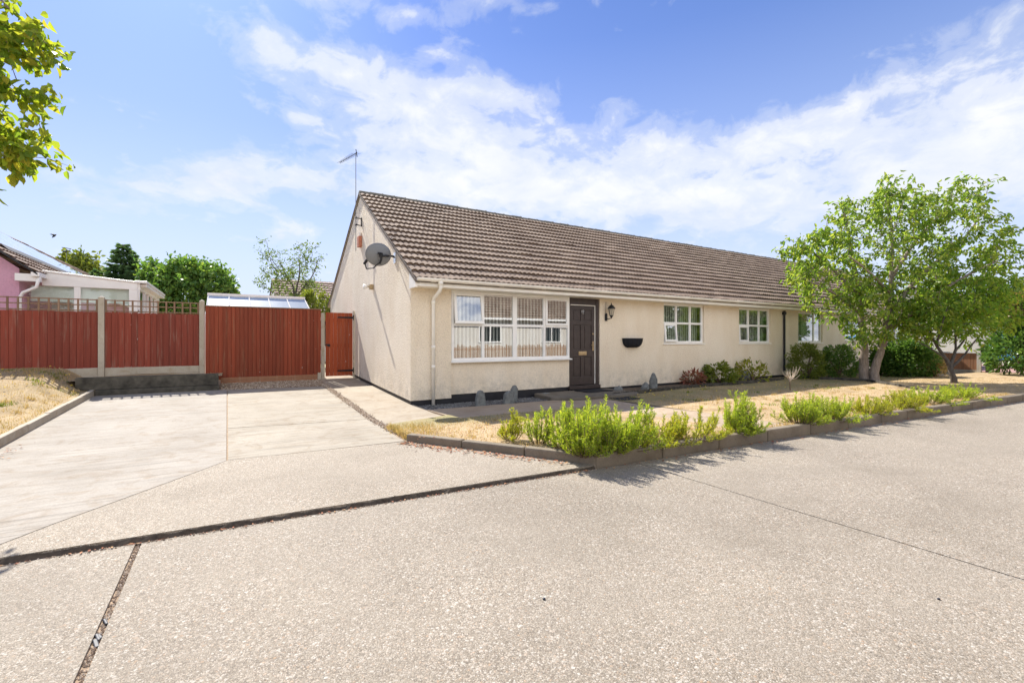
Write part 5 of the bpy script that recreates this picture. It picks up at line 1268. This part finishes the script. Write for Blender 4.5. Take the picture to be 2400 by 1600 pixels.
tag(MB().box(FX_+.2, FX_+.36, 5.78, 5.92, 0, .86).build('gate_post', 'dark_timber', origin=(FX_+.28, 5.85, 0), bevel=.01), 'dark wooden post right of the low orange brown fence', 'post')
sheet('far_driveway', [(FX_+.4, 3.0), (38, 2.6), (38, 8.6), (FX_+.4, 8.6)], lambda x, y: .135, 'red_paving', .05)
sheet('far_driveway', [(33.2, 3.0), (60, 2.6), (60, 8.8), (33.2, 8.8)], lambda x, y: .142, 'slab_warm', .05)
DG = thing('dark_fence', (38, 6.5, .1), 'dark brown boarded fence across the far drive', 'fence')
t = MB()
for k in range(30): t.box(38, 38.03+.01*(k % 2), 4.5+k*.15, 4.64+k*.15, .16, 1.0)
t.box(38.05, 38.1, 4.5, 9, .8, .9); t.build('boards', 'dark_timber', DG)
t = MB()
for y in (4.5, 6.7, 8.9): t.box(38.0, 38.12, y-.06, y+.06, .1, 1.1)
t.build('posts', 'dark_timber', DG)
# blue hatchback
CR = thing('parked_car', (31.5, 5.9, .14), 'light blue car mostly hidden behind the laurel hedge', 'car'); cx0, yc_ = 29.55, 5.95
prof = [(0, .35), (.02, .75), (.12, .98), (.55, 1.42), (.9, 1.50), (2.1, 1.47), (2.75, 1.02), (3.6, .88), (3.85, .70), (3.9, .35)]
t = MB(); L = len(prof); vs = []
for yy, sc_ in ((-.84, .92), (-.78, .99), (.78, .99), (.84, .92)):
    for (x, z) in prof:
        tw = 0 if z < 1.0 else (z-1.0)*.35
        vs.append((cx0+1.95+(x-1.95)*sc_, yc_+yy-math.copysign(tw, yy), .14+z*(1 if sc_ > .95 else .985)))
fs = [tuple(range(L)), tuple(reversed(range(3*L, 4*L)))]
for j in range(3):
    for k in range(L): fs.append((j*L+k, j*L+(k+1) % L, (j+1)*L+(k+1) % L, (j+1)*L+k))
t.add(vs, fs); t.build('body', 'blue_paint', CR, bevel=.03, smooth=False)
t = MB()
for s in (-1, 1): t.prism([(cx0+.35, 1.13), (cx0+2.6, 1.15), (cx0+2.1, 1.52), (cx0+.75, 1.55)], 'y', yc_+s*.70, yc_+s*.845)
t.prism([(yc_-.6, 1.12), (yc_+.6, 1.12), (yc_+.5, 1.5), (yc_-.5, 1.5)], 'x', cx0+.10, cx0+.5); t.build('side_glass', 'car_glass', CR)
for x in (.75, 3.15):
    for s in (-1, 1):
        t = MB(); t.lathe((cx0+x, yc_+s*.76, .14+.30), [(.20, -.10), (.30, -.09), (.30, .09), (.20, .10)], 18, 'y'); w_ = t.build('wheel', 'tyre', CR)
        t = MB(); t.lathe((cx0+x, yc_+s*.865, .14+.30), [(.02, -.01), (.18, -.01), (.19, .0), (.05, .012)], 14, 'y'); t.build('rim', 'aluminium', w_)
for s in (-1, 1): t = MB(); t.box(cx0-.0, cx0+.10, yc_+s*.6-.12, yc_+s*.6+.12, .95, 1.15); t.build('tail_lamp', 'rust_red', CR)
# further bungalow at the right
DB = thing('distant_bungalow', (44, 12, .1), 'pale bungalow with brown roof far right behind the trees', 'house')
t = MB(); t.prism([(9.2, .05), (17.2, .05), (17.2, 2.6), (13.2, 5.0), (9.2, 2.6)], 'x', 41, 56); t.build('wall', 'white_render', DB)
t = MB(); tile_roof(t, (40.8, 8.8, 2.55), (1, 0, 0), (0, 4.4, 2.6), 15.5, math.hypot(4.4, 2.6), 14, pitch=.3, res=3); tile_roof(t, (40.8, 17.6, 2.55), (1, 0, 0), (0, -4.4, 2.6), 15.5, math.hypot(4.4, 2.6), 14, pitch=.3, res=2); t.build('roof', 'brown_tile', DB, recalc=False)
for x in (43, 47, 51):
    t = MB(); t.box(x, x+1.6, 9.15, 9.19, 1.1, 2.3); w_ = t.build('window', 'white_upvc', DB); t = MB(); t.box(x+.08, x+.76, 9.13, 9.15, 1.18, 2.22); t.box(x+.84, x+1.52, 9.13, 9.15, 1.18, 2.22); t.build('pane', 'car_glass', w_)

# ------------------------------------------------------------------ across the road (seen mirrored in the windows)
OH = thing('opposite_bungalow', (6, -9, .1), 'rendered bungalow across the road with a brown roof', 'house')
t = MB(); t.prism([(-9.0, 0), (-17, 0), (-17, 2.9), (-13, 5.4), (-9.0, 2.9)], 'x', -7, 26); t.build('wall', 'white_render', OH)
t = MB(); tile_roof(t, (-7.2, -8.6, 2.85), (1, 0, 0), (0, -4.4, 2.7), 33.4, math.hypot(4.4, 2.7), 14, pitch=.3, res=3); tile_roof(t, (-7.2, -17.4, 2.85), (1, 0, 0), (0, 4.4, 2.7), 33.4, math.hypot(4.4, 2.7), 14, pitch=.3, res=2); t.build('roof', 'roof_tile', OH, recalc=False)
t = MB(); t.box(-7.2, 26.2, -8.62, -8.50, 2.72, 2.86); t.build('gutter', 'white_upvc', OH)
for x in (1, 5.5, 9.3, 14, 19):
    t = MB(); t.box(x, x+1.7, -9.0, -8.94, 1.2, 2.45); w_ = t.build('window', 'white_upvc', OH); t = MB(); t.box(x+.09, x+.8, -8.95, -8.925, 1.3, 2.35); t.box(x+.9, x+1.61, -8.95, -8.925, 1.3, 2.35); t.build('pane', 'car_glass', w_)
for i_, (x, y, h, r) in enumerate(((27, -5.5, 5.2, 2.4), (32, -6.5, 6, 2.8), (38, -6, 5.5, 2.6), (45, -7, 6.5, 3), (-12, -10, 7, 3))):
    tree('roadside_tree', (x, y, 0), ('first', 'second', 'third', 'fourth', 'lone')[i_]+' tree across the road, mirrored in the side windows', 'tree', [([(x, y, -.1), (x+.1, y, h*.4), (x, y, h*.8)], .18, .05)], [((x, y, h*.62), (r, r, h*.36)), ((x+.6, y+.3, h*.4), (r*.8, r*.8, h*.3))], 420, 12, .30, 'far_leaf', 'dark_bark', group='trees across the road', droop=.2, spread=.35, twig_r=0, aspect=.6)
PF = thing('picket_fence', (6, -5.5, 0), 'rustic brown picket fence across the road', 'fence')
t = MB(); x = -5.0
while x < 24:
    h = random.uniform(1.0, 1.16); t.prism([(x, .02), (x+.075, .02), (x+.075, h-.05), (x+.037, h), (x, h-.05)], 'y', -5.52, -5.50); x += .125
for z in (.35, .85): t.box(-5, 24, -5.56, -5.525, z-.035, z+.035)
t.build('pickets', 'picket_wood', PF)
sheet('far_lawn', [(-60, -30), (90, -30), (90, -5.6), (-60, -5.6)], lambda x, y: -.01, 'lawn_ground', 0)

# ------------------------------------------------------------------ a bird in the sky
bp3 = at(128, 552, 42.0)
mb = MB(); c = Vector(bp3); ax_ = Vector((.35, .3, .55)).normalized()
mb.tube([c-ax_*.30, c-ax_*.2, c-ax_*.08, c+ax_*.05, c+ax_*.14, c+ax_*.2], [.02, .05, .075, .07, .045, .01], 10)
sd_ = ax_.cross(Vector((0, 1, 0))).normalized(); fw = Vector((0, -1, .3))
for s in (-1, 1):
    r0 = c+ax_*.02; m_ = r0+sd_*s*.13+fw*.10-ax_*.02; e = r0+sd_*s*.18+fw*.26-ax_*.22
    mb.add([r0+ax_*.06, m_+ax_*.05, e, m_-ax_*.12, r0-ax_*.08, r0+ax_*.06+fw*.012, m_+ax_*.05+fw*.012, e+fw*.012, m_-ax_*.12+fw*.012, r0-ax_*.08+fw*.012], [(0, 1, 2, 3, 4), (9, 8, 7, 6, 5), (0, 5, 6, 1), (1, 6, 7, 2), (2, 7, 8, 3), (3, 8, 9, 4), (4, 9, 5, 0)])
tag(mb.build('flying_bird', 'bird_black', origin=tuple(bp3), smooth=True), 'small black bird flying above the pink house', 'bird')

# ------------------------------------------------------------------ camera, sun, sky
cam = bpy.data.cameras.new('camera'); co = bpy.data.objects.new('camera', cam); COL.objects.link(co)
co.location = (0, 0, EYE); co.rotation_euler = (PI/2, 0, -YAW); cam.sensor_width = 36; cam.lens = 36*F/2400; cam.shift_y = -(800-HV)/2400; cam.clip_end = 2000; cam.clip_start = .05
SC.camera = co
SUN = Vector((.13, -1, -1.06)).normalized()
s = bpy.data.lights.new('sun', 'SUN'); s.energy = 5.0; s.angle = math.radians(.5); s.color = (1, .95, .86)
so = bpy.data.objects.new('sun', s); COL.objects.link(so); so.rotation_euler = SUN.to_track_quat('-Z', 'Y').to_euler()
elev = math.asin(-SUN.z); azim = math.atan2(-SUN.x, -SUN.y)
wd = bpy.data.worlds.new('World'); SC.world = wd; wd.use_nodes = True; nt = wd.node_tree; bg = nt.nodes['Background']
class W(Mat):
    def __init__(s): s.nt = nt; s._p = N(nt, 'ShaderNodeTexCoord').outputs['Generated']
W_ = W()
sky = N(nt, 'ShaderNodeTexSky', sky_type='NISHITA'); sky.sun_disc = False; sky.sun_elevation = elev; sky.sun_rotation = azim
sky.altitude = 0; sky.air_density = 1.0; sky.dust_density = .6; sky.ozone_density = 2.0
dx, dy, dz = W_.sep(0), W_.sep(1), W_.sep(2)
az = W_.math('ARCTAN2', dx, dy); el = W_.math('ARCSINE', dz)
def azel(u, v):
    a = (u-1200)/F; b = (HV-v)/F; x, y = a*CY+SY, -a*SY+CY; return math.atan2(x, y), math.atan2(b, math.hypot(x, y))
# cloud layer: noise on a plane high above
zc = W_.math('MAXIMUM', dz, .0); den = W_.math('ADD', zc, .34)
cmb = N(nt, 'ShaderNodeCombineXYZ'); W_.link(W_.math('DIVIDE', dx, den), cmb.inputs[0]); W_.link(W_.math('DIVIDE', dy, den), cmb.inputs[1])
pl = cmb.outputs[0]
mp_ = N(nt, 'ShaderNodeMapping'); mp_.inputs['Location'].default_value = (3.7, 1.9, .4); W_.link(pl, mp_.inputs[0]); pl = mp_.outputs[0]
n1 = W_.noise(3.6, 9, .58, pl, .2); n2 = W_.noise(10, 8, .62, pl, .4)
dens = W_.math('ADD', W_.math('MULTIPLY', n1, .85), W_.math('MULTIPLY', n2, .65)); dens = W_.math('SUBTRACT', dens, .41)
def blobf(u, v, ru, rv, k, rot=0):
    a0, e0 = azel(u, v); a1, e1 = azel(u+ru, v); a2, e2 = azel(u, v-rv)
    ra = max(abs(a1-a0), .01); re = max(abs(e2-e0), .01)
    A = W_.math('DIVIDE', W_.math('SUBTRACT', az, a0), ra); Eb = W_.math('DIVIDE', W_.math('SUBTRACT', el, e0), re)
    if rot: Eb = W_.math('ADD', Eb, W_.math('MULTIPLY', A, rot))
    q = W_.math('ADD', W_.math('MULTIPLY', A, A), W_.math('MULTIPLY', Eb, Eb))
    return W_.math('MULTIPLY', W_.math('EXPONENT', W_.math('MULTIPLY', q, -1.0)), k)
CL = [(670, 125, 190, 62, .27, .15), (590, 240, 40, 24, .16, 0), (1015, 128, 70, 18, .22, .2), (1080, 205, 250, 42, .25, .35), (905, 248, 140, 24, .18, 0), (1090, 330, 340, 110, .36, 0), (720, 280, 40, 15, .16, 0),
      (930, 28, 140, 38, .24, 0), (1160, 8, 160, 24, .12, 0), (430, 447, 200, 42, .31, -.2), (265, 482, 120, 20, .22, 0), (610, 405, 140, 50, .28, -.2), (695, 535, 55, 26, .20, 0), (520, 505, 90, 30, .12, 0), (220, 225, 110, 18, .11, 0), (90, 30, 120, 30, .08, 0),
      (1830, 330, 220, 50, .31, 0), (2010, 235, 170, 36, .18, -.3), (2290, 290, 260, 160, .28, 0), (2200, 80, 330, 55, .12, -.3), (1530, 352, 90, 20, .16, 0), (1500, 475, 460, 85, .36, 0), (2080, 480, 460, 110, .36, 0), (1180, 440, 320, 60, .27, 0), (900, 470, 160, 40, .10, 0),
      (2700, 300, 300, 200, .2, 0), (2150, 130, 420, 130, .11, -.2), (1500, 400, 500, 120, .10, 0), (-300, 300, 250, 80, .2, 0)]
tot = dens
back = W_.ramp(dy, [(.45, 0), (.8, 1)])
for l_ in list(back.node.inputs[0].links): nt.links.remove(l_)
W_.link(W_.math('ADD', W_.math('MULTIPLY', dy, -.5), .5), back.node.inputs[0])
tot = W_.math('ADD', tot, W_.math('MULTIPLY', back, .30))  # extra unseen cloud cover added behind the camera as fill light
for b in CL: tot = W_.math('ADD', tot, blobf(*b))
mask = W_.ramp(tot, [(.42, 0), (.54, .26), (.66, .70), (.86, 1)], 'EASE')
haze = W_.ramp(W_.math('ABSOLUTE', dz), [(0, .96), (.10, .88), (.22, .62), (.38, .28), (.54, .08), (.7, 0)])
shade = W_.ramp(W_.noise(3.2, 6, .6, pl, .4), [(.3, (.80, .85, .93)), (.6, (1.0, 1.0, 1.0))])
ccol = W_.mix(1, shade, W_.mix(back, (5.4, 5.5, 5.7), (11.6, 11.3, 10.9)), 'MULTIPLY')
dt = N(nt, 'ShaderNodeVectorMath', operation='DOT_PRODUCT'); W_.link(W_.pos(), dt.inputs[0]); dt.inputs[1].default_value = tuple(-SUN)
tint = W_.mix(1, sky.outputs[0], (.60, .765, 1.12), 'MULTIPLY'); tint = W_.mix(1, tint, W_.ramp(dt.outputs['Value'], [(.3, (1, 1, 1)), (.9, (.64, .69, .78))]), 'MULTIPLY')
skyb = W_.mix(haze, tint, (4.3, 4.75, 5.75))
fin = W_.mix(mask, skyb, ccol)
# cloud behind the camera is added, thicker and brighter, to fill the shaded front
nt.links.new(fin, bg.inputs[0]); bg.inputs[1].default_value = .10
SC.view_settings.view_transform = 'Standard'; SC.view_settings.look = 'None'; SC.view_settings.exposure = .88; SC.view_settings.gamma = 1
SC.view_settings.use_curve_mapping = False
SC.cycles.max_bounces = 6; SC.cycles.transparent_max_bounces = 16
